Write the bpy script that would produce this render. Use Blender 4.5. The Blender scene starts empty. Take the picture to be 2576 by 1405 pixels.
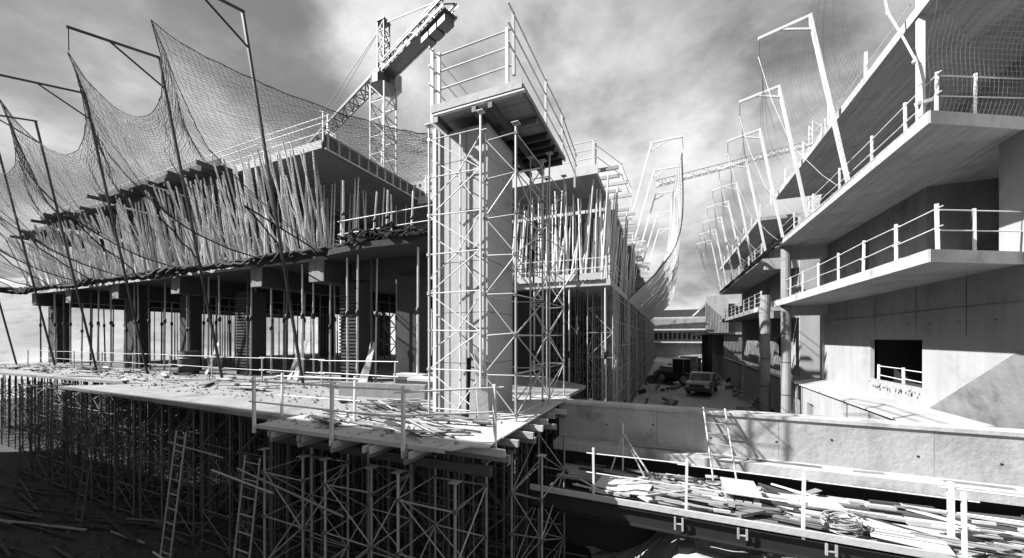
import bpy, math, random
from mathutils import Vector, Matrix
R = math.radians
random.seed(7)
SC = bpy.context.scene
COL = SC.collection

# ------------------------------------------------------------------ camera
EYE = 1.83
cam_d = bpy.data.cameras.new('camera'); cam = bpy.data.objects.new('camera', cam_d); COL.objects.link(cam)
cam.location = (0, 0, EYE); cam.rotation_euler = (R(90), 0, R(23.1))
cam_d.sensor_width = 36; cam_d.lens = 36 * 920 / 2576; cam_d.shift_y = 147.5 / 2576
cam_d.clip_start = 0.05; cam_d.clip_end = 6000
SC.camera = cam

# ------------------------------------------------------------------ sun and sky (black and white photograph: all neutral)
TO_SUN = Vector((-0.66, -0.36, 0.62)).normalized()
sun_d = bpy.data.lights.new('sun', 'SUN'); sun = bpy.data.objects.new('sun', sun_d); COL.objects.link(sun)
sun_d.energy = 5.0; sun_d.angle = R(0.5); sun_d.color = (1, 1, 1)
sun.rotation_euler = TO_SUN.to_track_quat('Z', 'Y').to_euler(); sun.location = (-30, -10, 40)
world = bpy.data.worlds.new('World'); SC.world = world; world.use_nodes = True

def build_world():
    nt = world.node_tree; N = nt.nodes; L = nt.links; N.clear()
    out = N.new('ShaderNodeOutputWorld'); bg = N.new('ShaderNodeBackground')
    sky = N.new('ShaderNodeTexSky'); sky.sky_type = 'NISHITA'; sky.sun_disc = False
    sky.sun_elevation = math.asin(TO_SUN.z); sky.sun_rotation = math.atan2(TO_SUN.x, TO_SUN.y)
    bw = N.new('ShaderNodeRGBToBW'); L.new(sky.outputs[0], bw.inputs[0])
    tc = N.new('ShaderNodeTexCoord'); sep = N.new('ShaderNodeSeparateXYZ'); L.new(tc.outputs['Generated'], sep.inputs[0])
    def mth(op, a, b=None, clamp=False):
        n = N.new('ShaderNodeMath'); n.operation = op; n.use_clamp = clamp
        for i, v in enumerate((a, b)):
            if v is None: continue
            if isinstance(v, (int, float)): n.inputs[i].default_value = v
            else: L.new(v, n.inputs[i])
        return n.outputs[0]
    z = mth('ADD', mth('MAXIMUM', sep.outputs[2], 0.0), 0.34)
    cx = mth('DIVIDE', sep.outputs[0], z); cy = mth('DIVIDE', sep.outputs[1], z)
    com = N.new('ShaderNodeCombineXYZ'); L.new(cx, com.inputs[0]); L.new(cy, com.inputs[1]); com.inputs[2].default_value = 3.7
    def noise(scale, det, rough, off, dist=0.0):
        mp = N.new('ShaderNodeVectorMath'); mp.operation = 'ADD'; L.new(com.outputs[0], mp.inputs[0]); mp.inputs[1].default_value = off
        n = N.new('ShaderNodeTexNoise'); n.inputs['Scale'].default_value = scale; n.inputs['Detail'].default_value = det
        n.inputs['Roughness'].default_value = rough; n.inputs['Distortion'].default_value = dist
        L.new(mp.outputs[0], n.inputs['Vector']); return n.outputs[0]
    big = noise(1.0, 9, 0.55, (4.4, 12.6, 9), 0.15)
    fine = noise(1.9, 10, 0.58, (19.6, 7.4, 2), 0.1)
    mix = mth('ADD', mth('MULTIPLY', big, 0.72), mth('MULTIPLY', fine, 0.28))
    rmp = N.new('ShaderNodeMapRange'); rmp.interpolation_type = 'SMOOTHSTEP'
    rmp.inputs['From Min'].default_value = 0.40; rmp.inputs['From Max'].default_value = 0.56
    L.new(mix, rmp.inputs['Value'])
    # cloud body: grey undersides to white tops
    shade = N.new('ShaderNodeMapRange'); shade.inputs['From Min'].default_value = 0.3; shade.inputs['From Max'].default_value = 0.7
    shade.inputs['To Min'].default_value = 2.0; shade.inputs['To Max'].default_value = 9.0
    L.new(fine, shade.inputs['Value'])
    m = N.new('ShaderNodeMix'); m.data_type = 'FLOAT'
    L.new(rmp.outputs[0], m.inputs[0]); L.new(mth('ADD', mth('MULTIPLY', bw.outputs[0], 0.6), 0.6), m.inputs[2]); L.new(shade.outputs[0], m.inputs[3])
    L.new(m.outputs[0], bg.inputs['Color']); bg.inputs['Strength'].default_value = 0.055
    L.new(bg.outputs[0], out.inputs[0])
build_world()
vs = SC.view_settings
vs.view_transform = 'Standard'; vs.look = 'None'; vs.exposure = 1.15; vs.gamma = 1.0; vs.use_curve_mapping = False
SC.render.engine = 'CYCLES'
SC.cycles.max_bounces = 6; SC.cycles.diffuse_bounces = 1; SC.cycles.use_denoising = True

# ------------------------------------------------------------------ materials
MATS = {}
def mat(name, base, var=0.25, scale=1.2, rough=0.8, bump=0.0, streak=None, speck=0.0, rand=0.0, metal=0.0, stain=0.0):
    """neutral grey material in world space: large blotches, optional streaks (direction), fine speckle, per-piece shift"""
    m = bpy.data.materials.new(name); m.use_nodes = True; nt = m.node_tree; N = nt.nodes; L = nt.links
    b = N['Principled BSDF']; b.inputs['Roughness'].default_value = rough; b.inputs['Metallic'].default_value = metal
    geo = N.new('ShaderNodeNewGeometry')
    def noise(sc, det, vec=None, rg=0.55):
        n = N.new('ShaderNodeTexNoise'); n.inputs['Scale'].default_value = sc; n.inputs['Detail'].default_value = det
        n.inputs['Roughness'].default_value = rg
        L.new(vec or geo.outputs['Position'], n.inputs['Vector']); return n.outputs[0]
    def mth(op, a, bb):
        n = N.new('ShaderNodeMath'); n.operation = op
        for i, v in enumerate((a, bb)):
            if isinstance(v, (int, float)): n.inputs[i].default_value = v
            else: L.new(v, n.inputs[i])
        return n.outputs[0]
    val = mth('MULTIPLY', mth('SUBTRACT', noise(scale, 7), 0.5), var * 2.6)
    if streak:
        sv = N.new('ShaderNodeVectorMath'); sv.operation = 'MULTIPLY'; L.new(geo.outputs['Position'], sv.inputs[0]); sv.inputs[1].default_value = streak[:3]
        s = noise(1.0, 5, sv.outputs[0]); val = mth('ADD', val, mth('MULTIPLY', mth('SUBTRACT', s, 0.5), streak[3]))
    if speck:
        val = mth('ADD', val, mth('MULTIPLY', mth('SUBTRACT', noise(22, 4, None, 0.7), 0.5), speck))
    if stain:
        st = N.new('ShaderNodeMapRange'); st.inputs['From Min'].default_value = 0.54; st.inputs['From Max'].default_value = 0.70
        L.new(noise(scale * 0.6 + 0.3, 9, None, 0.62), st.inputs['Value'])
        val = mth('SUBTRACT', val, mth('MULTIPLY', st.outputs[0], stain))
    if rand:
        oi = N.new('ShaderNodeObjectInfo'); val = mth('ADD', val, mth('MULTIPLY', mth('SUBTRACT', oi.outputs['Random'], 0.5), rand * 2))
    v = mth('MULTIPLY', mth('ADD', val, 1.0), base)
    v = mth('MINIMUM', mth('MAXIMUM', v, base * 0.25), 0.86)
    com = N.new('ShaderNodeCombineColor')
    for i in range(3): L.new(v, com.inputs[i])
    L.new(com.outputs[0], b.inputs['Base Color'])
    if bump:
        bp = N.new('ShaderNodeBump'); bp.inputs['Strength'].default_value = bump; bp.inputs['Distance'].default_value = 0.03
        L.new(noise(9, 6), bp.inputs['Height']); L.new(bp.outputs[0], b.inputs['Normal'])
    MATS[name] = m
    return m
mat('concrete', 0.23, 0.26, 1.1, 0.85, 0.4, (3.2, 3.2, 0.2, 0.8), 0.35, 0, 0, 0.5)
mat('concrete_pale', 0.41, 0.10, 1.1, 0.85, 0.3, (8.0, 8.0, 0.25, 0.55), 0.15, 0, 0, 0.08)
mat('concrete_board', 0.33, 0.14, 1.1, 0.85, 0.3, (7.0, 7.0, 0.3, 0.6), 0.15, 0, 0, 0.2)
mat('concrete_soffit', 0.3, 0.14, 0.8, 0.85, 0.3, (9.0, 0.3, 9.0, 1.1), 0.2, 0, 0, 0.3)
mat('concrete_wall', 0.35, 0.3, 1.3, 0.85, 0.5, (2.0, 2.0, 0.5, 0.6), 0.5, 0, 0, 0.45)
mat('concrete_white', 0.34, 0.12, 0.9, 0.8, 0.3, (3.0, 3.0, 0.22, 0.45), 0.2, 0, 0, 0.22)
mat('concrete_shaded', 0.036, 0.2, 0.9, 0.9, 0.3, (3, 3, 0.3, 0.5), 0.2)  # near-black base puts the interior shade into the concrete colour
mat('slab_edge', 0.42, 0.25, 1.8, 0.85, 0.4, (3.5, 3.5, 0.3, 0.6), 0.35, 0, 0, 0.4)
mat('dusty_floor', 0.25, 0.3, 1.1, 0.95, 0.7, (0.7, 3.0, 1, 0.6), 0.7, 0, 0, 0.5)
mat('prop_paint', 0.85, 0.06, 4, 0.5, 0, None, 0, 0.05)
mat('steel_white', 0.62, 0.08, 4, 0.45, 0, None, 0, 0.06)
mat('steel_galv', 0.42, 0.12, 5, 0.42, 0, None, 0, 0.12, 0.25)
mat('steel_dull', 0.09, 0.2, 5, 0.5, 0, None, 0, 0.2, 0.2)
mat('steel_shaded', 0.12, 0.25, 5, 0.5, 0, None, 0, 0.3, 0.2)  # darkened so that the pit shade sits in the tube colour
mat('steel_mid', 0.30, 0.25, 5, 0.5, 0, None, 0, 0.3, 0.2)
mat('steel_dark', 0.02, 0.2, 4, 0.5, 0, None, 0, 0.1)
mat('timber', 0.38, 0.14, 2, 0.85, 0.3, (5, 5, 5, 0.4), 0.2, 0.28)
mat('timber_grey', 0.22, 0.2, 2, 0.9, 0.3, (6, 6, 6, 0.5), 0.2, 0.35)
mat('timber_dark', 0.05, 0.25, 2, 0.9, 0.3, (6, 6, 6, 0.5), 0.2, 0.4)
mat('plywood', 0.46, 0.12, 1.6, 0.85, 0.2, (1.2, 8, 1, 0.2), 0.2, 0.1, 0, 0.16)
mat('form_dark', 0.06, 0.3, 1.5, 0.85, 0.3, (1, 5, 1, 0.5), 0.2, 0.3)
mat('net_black', 0.012, 0.1, 3, 0.9)
mat('net_grey', 0.08, 0.1, 3, 0.9)
mat('net_pale', 0.30, 0.1, 3, 0.9)
mat('net_white', 0.86, 0.05, 3, 0.9)
mat('net_line', 0.1, 0.1, 3, 0.9)
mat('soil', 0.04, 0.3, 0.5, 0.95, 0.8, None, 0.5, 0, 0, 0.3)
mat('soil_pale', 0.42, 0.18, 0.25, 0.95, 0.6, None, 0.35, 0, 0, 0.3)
mat('hill', 0.3, 0.45, 0.12, 0.95, 0.3, None, 0.1, 0, 0, 0.35)
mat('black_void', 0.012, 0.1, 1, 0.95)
mat('rubber', 0.03, 0.1, 3, 0.85)
mat('paint_light', 0.24, 0.06, 3, 0.35)
mat('paint_dark', 0.06, 0.1, 3, 0.35)
mat('glass_dark', 0.02, 0.0, 1, 0.08)
mat('chrome', 0.75, 0.0, 1, 0.2, 0, None, 0, 0, 0.8)
mat('skin', 0.42, 0.05, 4, 0.6)
mat('cloth', 0.5, 0.1, 4, 0.9)
mat('crane_paint', 0.35, 0.08, 2, 0.5)
mat('rubble', 0.32, 0.3, 2.0, 0.95, 0.6, None, 0.4, 0.3)

# ------------------------------------------------------------------ mesh helpers
W = {}            # world matrix of everything built
class MB:
    def __init__(s): s.v = []; s.f = []
    def add(s, vs, fs):
        o = len(s.v); s.v += [tuple(v) for v in vs]; s.f += [tuple(i + o for i in f) for f in fs]; return s
    def box(s, x0, x1, y0, y1, z0, z1):
        return s.add([(x0,y0,z0),(x1,y0,z0),(x1,y1,z0),(x0,y1,z0),(x0,y0,z1),(x1,y0,z1),(x1,y1,z1),(x0,y1,z1)],
                     [(0,3,2,1),(4,5,6,7),(0,1,5,4),(1,2,6,5),(2,3,7,6),(3,0,4,7)])
    def tube(s, p, q, r, n=5, r2=None, cap=True):
        p = Vector(p); q = Vector(q); d = q - p
        if d.length < 1e-6: return s
        d.normalize(); a = d.orthogonal().normalized(); b = d.cross(a); r2 = r if r2 is None else r2
        vs = [p + (a * math.cos(k*6.28318/n) + b * math.sin(k*6.28318/n)) * r for k in range(n)] + \
             [q + (a * math.cos(k*6.28318/n) + b * math.sin(k*6.28318/n)) * r2 for k in range(n)]
        fs = [(k, (k+1) % n, n + (k+1) % n, n + k) for k in range(n)]
        if cap: fs += [tuple(range(n-1, -1, -1)), tuple(range(n, 2*n))]
        return s.add(vs, fs)
    def path(s, pts, r, n=5):
        for a, b in zip(pts[:-1], pts[1:]): s.tube(a, b, r, n)
        return s
    def prism(s, poly, z0, z1):
        n = len(poly)
        return s.add([(x, y, z0) for x, y in poly] + [(x, y, z1) for x, y in poly],
                     [tuple(range(n-1, -1, -1)), tuple(range(n, 2*n))] + [(k, (k+1) % n, n + (k+1) % n, n + k) for k in range(n)])
    def bar(s, p, q, w, h):
        M = frame(p, q, w, h); u = [(-.5,-.5,-.5),(.5,-.5,-.5),(.5,.5,-.5),(-.5,.5,-.5),(-.5,-.5,.5),(.5,-.5,.5),(.5,.5,.5),(-.5,.5,.5)]
        return s.add([M @ Vector(c) for c in u], [(0,3,2,1),(4,5,6,7),(0,1,5,4),(1,2,6,5),(2,3,7,6),(3,0,4,7)])
    def mesh(s, name):
        m = bpy.data.meshes.new(name); m.from_pydata(s.v, [], s.f); m.update(); return m

def frame(p, q, w, h):
    """matrix that carries a unit box / unit tube (along z) on to the segment p-q, w across (level), h up"""
    p = Vector(p); q = Vector(q); d = q - p; ln = d.length; d = d.normalized()
    up = Vector((0, 0, 1)) if abs(d.z) < 0.98 else Vector((0, 1, 0))
    x = up.cross(d).normalized(); y = d.cross(x)
    M = Matrix((x * w, y * h, d * ln)).transposed().to_4x4(); M.translation = (p + q) / 2
    return M

def put(o, M, parent, lab=None, cat=None, group=None, kind=None):
    COL.objects.link(o); W[o] = M
    if parent is not None:
        o.parent = parent; o.matrix_parent_inverse = W[parent].inverted()
    o.matrix_basis = M
    if lab: o['label'] = lab
    if cat: o['category'] = cat
    if group: o['group'] = group
    if kind or cat: o['kind'] = kind or 'thing'
    return o
def mk(name, mb, m, parent=None, lab=None, cat=None, group=None, kind=None, smooth=False):
    me = mb.mesh(name); me.materials.append(MATS[m])
    if smooth: me.polygons.foreach_set('use_smooth', [True] * len(me.polygons))
    return put(bpy.data.objects.new(name, me), Matrix.Identity(4), parent, lab, cat, group, kind)
def thing(name, loc, lab, cat, group=None):
    o = bpy.data.objects.new(name, None); o.empty_display_size = 0.2
    return put(o, Matrix.Translation(loc), None, lab, cat, group)
UNIT = {}
def unit(shape, m):
    k = (shape, m)
    if k not in UNIT:
        b = MB()
        if shape == 'box': b.box(-.5, .5, -.5, .5, -.5, .5)
        else: b.tube((0, 0, -.5), (0, 0, .5), .5, {'tube': 7, 'tube12': 14}[shape])
        me = b.mesh(shape + '_' + m); me.materials.append(MATS[m])
        if shape != 'box':
            for p in me.polygons: p.use_smooth = len(p.vertices) == 4
        UNIT[k] = me
    return UNIT[k]
def tube(name, p, q, r, m, parent=None, lab=None, cat=None, group=None, shape='tube'):
    return put(bpy.data.objects.new(name, unit(shape, m)), frame(p, q, 2*r, 2*r), parent, lab, cat, group)
def bar(name, p, q, w, h, m, parent=None, lab=None, cat=None, group=None):
    return put(bpy.data.objects.new(name, unit('box', m)), frame(p, q, w, h), parent, lab, cat, group)
def box(name, x0, x1, y0, y1, z0, z1, m, parent=None, lab=None, cat=None, group=None, kind=None):
    M = Matrix.Translation(((x0+x1)/2, (y0+y1)/2, (z0+z1)/2)) @ Matrix.Diagonal((x1-x0, y1-y0, z1-z0, 1))
    return put(bpy.data.objects.new(name, unit('box', m)), M, parent, lab, cat, group, kind)
def jit(a): return random.uniform(-a, a)
def V(*a): return Vector(a)

# ------------------------------------------------------------------ the ground
def ground():
    b = MB(); nx, ny = 70, 70
    xs = [-900 + 1800 * i / nx for i in range(nx + 1)]; ys = [-700 + 1800 * j / ny for j in range(ny + 1)]
    b.add([(x, y, -4.0) for y in ys for x in xs], [(j*(nx+1)+i, j*(nx+1)+i+1, (j+1)*(nx+1)+i+1, (j+1)*(nx+1)+i) for j in range(ny) for i in range(nx)])
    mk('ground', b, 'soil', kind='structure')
    # hills behind and left of the left building
    b = MB(); nx, ny = 90, 70
    def sm(t): t = max(0, min(1, t)); return t*t*(3-2*t)
    def h(x, y):
        a = 17 * sm((-x - 52) / 60) * sm((y + 10) / 40)
        c = 13 * sm((y - 36) / 50) + 16 * sm((y - 90) / 170)
        n = 1.3 * math.sin(x*.11 + 1.3*math.sin(y*.07)) + .9 * math.sin(y*.16 + x*.05) + .5 * math.sin(x*.31+y*.2)
        e = min(1, max(a, c) / 6)
        return -4.3 + max(a, c) + n * e
    g = [(-420 + 410 * i / nx, -10 + 330 * j / ny) for j in range(ny + 1) for i in range(nx + 1)]
    b.add([(x, y, h(x, y)) for x, y in g], [(j*(nx+1)+i, j*(nx+1)+i+1, (j+1)*(nx+1)+i+1, (j+1)*(nx+1)+i) for j in range(ny) for i in range(nx)])
    mk('hillside', b, 'hill', kind='structure', smooth=True)
    # the lane between the two buildings, uneven earth
    b = MB(); nx, ny = 26, 90
    g = [(-2.6 + 8.9 * i / nx, 10.62 + 110 * j / ny) for j in range(ny + 1) for i in range(nx + 1)]
    b.add([(x, y, -2.9 + .07*math.sin(x*1.7+y*.4) + .05*math.sin(y*1.3) + .12*math.sin(y*.11)) for x, y in g],
          [(j*(nx+1)+i, j*(nx+1)+i+1, (j+1)*(nx+1)+i+1, (j+1)*(nx+1)+i) for j in range(ny) for i in range(nx)])
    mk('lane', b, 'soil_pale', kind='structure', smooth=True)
ground()

# ------------------------------------------------------------------ left building
LB = thing('concrete_building', (-20, 11, 0), 'unfinished two storey concrete building full of props on the left', 'building')
def left_building():
    # ground floor slab with its dusty top
    mk('floor_slab', MB().prism([(-44,6.6),(-20.5,7.6),(-19.0,7.75),(-21.2,6.05),(-7.75,5.65),(-7.6,6.1),(-5.6,6.4),(-2.9,9.6),(-2.9,10.2),(-2.9,14.0),(-6,17),(-6,32),(-44,32)], -0.11, 0.0), 'dusty_floor', LB)
    # first floor slab
    mk('floor_slab', MB().prism([(-43,10.85),(-12.6,10.65),(-12.6,31),(-43,31)], 5.0, 5.22), 'concrete_shaded', LB)
    mk('floor_slab', MB().prism([(-12.59,10.45),(-12.0,10.2),(-9.9,9.9),(-6.0,10.1),(-6.0,13.0),(-12.59,13.0)], 5.02, 5.24), 'concrete_shaded', LB)
    mk('lit_slab_edge', MB().prism([(-43,10.84),(-12.6,10.64),(-12.6,10.60),(-43,10.80)][::-1], 4.99, 5.235), 'slab_edge', LB)  # paler strip, sunlight on the slab front put into its colour
    box('edge_beam', -12.3, -5.9, 11.6, 12.1, 4.25, 4.998, 'concrete_shaded', LB)
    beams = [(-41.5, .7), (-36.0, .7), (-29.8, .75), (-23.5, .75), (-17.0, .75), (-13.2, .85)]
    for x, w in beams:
        box('beam', x - w/2, x + w/2, 10.62, 30, 4.12, 4.997, 'concrete_shaded', LB)
        box('lit_beam_end', x - w/2, x + w/2, 10.585, 10.618, 4.12, 4.985, 'concrete', LB)  # paler cap, light on the end face put into its colour
    for x, w in [(-41.5, 1.5), (-30.4, 1.4), (-24.6, .7), (-19.3, 1.2), (-12.3, 1.0), (-9.3, 1.0)]:
        for k, y in enumerate((11.8, 25.5)):
            if x in (-9.3, -24.6, -41.5) and k: continue
            c = box('column', x - w/2, x + w/2, y - .35, y + .35, 0.002, 4.11 if x < -12 else 4.24, 'concrete_shaded', LB)
            if k == 0 and x in (-19.3, -12.3):
                for i in range(26):      # ribbed shuttering still strapped round the column
                    box('form_rib', x - w/2 - .03, x + w/2 + .03, y - .40, y - .352, .25 + i*.145, .33 + i*.145, 'timber_dark', c)
    # inner walls at the back
    box('core_wall', -28.5, -26.5, 27.5, 30, 0.002, 4.1, 'concrete_shaded', LB)
    # second floor: concreted bay at the right end with its side shutter
    mk('roof_slab', MB().prism([(-19.0,10.9),(-13.2,10.9),(-13.2,24),(-19.0,24)], 9.72, 10.0), 'concrete_soffit', LB)
    sh = bar('edge_shutter', (-13.16, 10.9, 9.98), (-13.16, 24, 9.98), .05, .62, 'form_dark', LB)
    for i in range(24):
        bar('stud', (-13.10, 11.05 + i*.56, 9.67), (-13.10, 11.05 + i*.56, 10.3), .09, .07, 'timber', sh)
    bar('rail', (-13.05, 10.9, 10.28), (-13.05, 24, 10.28), .06, .07, 'timber', sh)
    bar('rail', (-13.05, 10.9, 9.66), (-13.05, 24, 9.66), .06, .07, 'timber', sh)
    fr = bar('edge_shutter', (-19.0, 10.86, 9.86), (-13.2, 10.86, 9.86), .05, .34, 'timber', LB)
    # formwork further left, stepping down: joists that stick out and ply on top
    for i, (x0, x1, yf, z) in enumerate([(-43.2,-38.6,10.3,9.05),(-38.5,-34.1,9.9,9.5),(-34.0,-29.6,10.1,9.35),(-29.5,-24.8,9.8,9.6),(-24.7,-19.1,10.1,9.75)]):
        n = int((x1 - x0) / .62)
        for k in range(n):
            x = x0 + .2 + k * (x1 - x0) / n
            y0 = yf + jit(.3) - (.3 if k % 4 == 0 else 0)
            bar('joist', (x, y0, z + jit(.03)), (x, 27, z), .10, .18, 'form_dark', LB)
        for k in range(3):
            a = x0 + (x1-x0)*k/3; c = x0 + (x1-x0)*(k+1)/3 - .03
            box('deck_panel', a, c, yf + .15 + jit(.15), 27, z + .10, z + .135, 'form_dark', LB)
        bar('bearer', (x0 - .1, yf + .7, z - .2), (x1 + .1, yf + .7, z - .2), .12, .2, 'form_dark', LB)
        bar('bearer', (x0, yf + 3.7, z - .2), (x1, yf + 3.7, z - .2), .12, .2, 'form_dark', LB)
        box('edge_board', x0, x1, yf + .18, yf + .22, z + .137, z + .37 + jit(.06), 'form_dark', LB)
left_building()

def prop(x, y, z0, z1, lean=(0, 0), m='steel_galv', lab='', group='', detail=True, k=1.0):
    """telescopic steel prop: outer tube with foot, inner tube with head, collar"""
    p = V(x, y, z0 + .01); q = V(x + lean[0], y + lean[1], z1); s = p.lerp(q, .56)
    o = tube('steel_prop', p, s, .045*k, m, None, lab, 'prop', group)
    tube('inner_tube', s, q, .038*k, m, o)
    if detail:
        c = p.lerp(q, .53); tube('collar', c, p.lerp(q, .575), .075, 'steel_dark', o)
        box('base_plate', p.x-.09, p.x+.09, p.y-.09, p.y+.09, z0 + .004, z0 + .02, m, o)
    return o
def rear_props(name, rows, m, lab):
    b = MB()
    for p, q in rows:
        s = Vector(p).lerp(Vector(q), .56); b.tube(p, s, .043, 6); b.tube(s, q, .031, 6)
    mk(name, b, m, None, lab, 'props', kind='stuff')
def left_props():
    rear = []; rear2 = []
    L1 = 'steel prop standing between the columns of the left ground floor'
    for j, y in enumerate((11.2, 13.6, 16.0, 19.0, 22.0)):
        for i in range(26):
            x = -42.5 + i * 1.28 + jit(.3) + j * .2
            if x > -9.4: continue
            if any(abs(x - c) < w and abs(y - 11.8) < .7 for c, w in [(-41.5, .9), (-30.4, .95), (-24.6, .6), (-19.3, .8), (-12.3, .7), (-9.3, .7)]): x += .9
            if j > 1: rear.append(((x, y, .01), (x + jit(.05), y, 4.1))); continue
            near = any(abs(x - b) < .5 for b in (-41.5,-36,-29.8,-23.5,-17,-13.2))
            prop(x, y, 0, 4.11 if near else 4.98, (jit(.05), jit(.08)), 'steel_galv' if (i + j) % 3 else 'steel_dull', L1, 'ground floor props of the left building', j < 2)
    for (x, y, t) in [(-10.9, 10.5, 4.98), (-8.0, 10.4, 4.98), (-6.2, 10.4, 4.98), (-14.4, 10.9, 4.98), (-11.6, 10.7, 4.98)]:
        prop(x, y, 0, t, (jit(.06), 0), 'steel_white', 'white steel prop under the front edge of the slab near the tall pier', 'props at the slab front near the pier')
    L2 = 'bright steel prop in the leaning forest of props on the upper floor'
    zt = lambda x: 8.9 if x < -38.5 else 9.35 if x < -34 else 9.2 if x < -29.5 else 9.45 if x < -24.7 else 9.58 if x < -19 else 9.71
    for j, (y, ln) in enumerate([(10.9, -.95), (11.35, -.6), (12.2, -.3), (13.2, -.05), (14.6, 0), (17, 0)]):
        n = (70, 62, 50, 80, 64, 44)[j]
        for i in range(n):
            x = -42.6 + i * 29.3 / n + jit(.28)
            if x > -13.5 and j > 3: continue
            if j > 2: rear2.append(((x, y, 5.25), (x + jit(.3), y + jit(.12), zt(x) - .2))); continue
            prop(x, y + jit(.15), 5.24, zt(x) - .02 - (.18 if x < -19 else 0), (jit(.38) - .12, ln + jit(.35) if j < 3 else jit(.12)),
                 'prop_paint' if (i * 7 + j) % 5 else 'steel_galv', L2, 'upper floor props of the left building', False, .92)
    for i in range(110):
        x = -42.8 + i*.268 + jit(.1); rear2.append(((x, 11.0 + jit(.5), 5.25), (x + jit(.5) - .1, 10.4 + jit(.5), zt(x) - random.choice((.2, .25, 1.2, 2.0)))))
    rear_props('rear_props', rear, 'steel_dull', 'dense rows of props deep inside the left ground floor')
    rear_props('rear_props', rear2, 'prop_paint', 'dense rows of props deep inside the left upper floor')
    for i in range(8):
        prop(-12.3 + i * .75 + jit(.15), 11.2 + (i % 3)*.6, 5.24, 8.0 + jit(.5), (jit(.3), jit(.2)), 'steel_white', 'short white prop standing free beside the heap of black netting', 'free standing props by the netting heap')
left_props()

def guard_rail(name, posts, h, rails, lab, m='steel_white', r=.03, rr=.02, ext=.15, group=None, foot=0.0):
    t = thing(name, posts[0], lab, 'railing', group)
    for p in posts:
        bar('post', (p[0], p[1], p[2] - foot), (p[0] + jit(.02), p[1] + jit(.02), p[2] + h), 2*r, 2*r, m, t)
    for f in rails:
        for a, b in zip(posts[:-1], posts[1:]):
            a = V(*a); b = V(*b); d = (b - a).normalized() * ext
            tube('rail', a - d + V(0, 0, h*f + jit(.03)), b + d + V(0, 0, h*f + jit(.03)), rr, m, t)
    return t
guard_rail('guard_rail', [(-42 + i*4.1, 11.2, 9.9 if i < 6 else 10.0) for i in range(8)], 1.3, (.45, .75, .98), 'thin white guard rail along the front of the left roof formwork', rr=.018, r=.025)
guard_rail('guard_rail', [(-13.3, 11.0, 10.0), (-13.3, 14.4, 10.0), (-13.3, 18.0, 10.0), (-13.3, 23.5, 10.0)], 1.3, (.45, .75, .98), 'thin guard rail receding above the ladder shaped edge shutter', rr=.018, r=.025)
guard_rail('guard_rail', [(-11.5, 10.3, 5.24), (-6.6, 10.3, 5.24)], 1.1, (.5, .95), 'white guard rail behind the heap of black netting', rr=.022)
guard_rail('guard_rail', [(-39 + i*3.4, 9.7, 0) for i in range(10)], 1.05, (.5, .95), 'guard rail of thin tubes along the foot of the left columns', rr=.017, r=.022, m='steel_galv')

# tall piers / props outside the left facade: gallows posts that carry the safety net, backlit darkness put into their colour
def gallows(name, base, top, tip, m, lab, group, w=.11, brace=.28):
    t = thing(name, base, lab, 'net post', group)
    base = V(*base); top = V(*top); tip = V(*tip)
    bar('post', base, top, w, w, m, t); bar('arm', top - (tip - top).normalized()*.06, tip, w*.85, w*.85, m, t)
    bar('brace', top.lerp(base, brace * (tip - top).length / (top - base).length * 1.6), top.lerp(tip, .58), w*.6, w*.6, m, t)
    tube('rope', tip + (top - tip)*.02, tip + V(.02, .05, -.75), .015, 'net_line', t)
    return t
LG = [-12.9, -18.0, -24.2, -29.6, -35.0, -41.2]
ordn = ['nearest and tallest', 'second', 'third', 'fourth', 'fifth', 'farthest']
for i, x in enumerate(LG):
    gallows('net_post', (x + .05, 9.75, 0), (x, 7.6, 12.6 + (.25 if i > 1 else 0)), (x, 5.25, 11.95 + (.2 if i > 1 else 0)), 'steel_dark',
            ordn[i] + ' dark leaning gallows post in front of the left building', 'dark gallows posts of the left net', .08)

# ------------------------------------------------------------------ nets: every cord is a thread of real geometry
def net_mesh(P, r, taper=0.0):
    """threads through a grid of points P[i][j]"""
    b = MB(); vs = b.v; fs = b.f
    def seg(p, q, r):
        d = q - p
        if d.length < 1e-5: return
        d.normalize(); a = d.orthogonal().normalized() * r; c = d.cross(a); o = len(vs)
        e1 = a; e2 = -a*.5 + c*.866; e3 = -a*.5 - c*.866
        for s in (p, q): vs.extend(((s+e1)[:], (s+e2)[:], (s+e3)[:]))
        fs.extend(((o, o+1, o+4, o+3), (o+1, o+2, o+5, o+4), (o+2, o, o+3, o+5)))
    n, m = len(P), len(P[0])
    for i in range(n):
        for j in range(m):
            rj = r * (1 - taper * j / m)
            if j + 1 < m: seg(P[i][j], P[i][j+1], rj)
            if i + 1 < n: seg(P[i][j], P[i+1][j], rj)
    return b
def fold(u, v, k): return .10 * math.sin(u*9.1 + v*2.0 + k) + .06 * math.sin(u*21.0 - v*5.0 + k)

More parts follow.
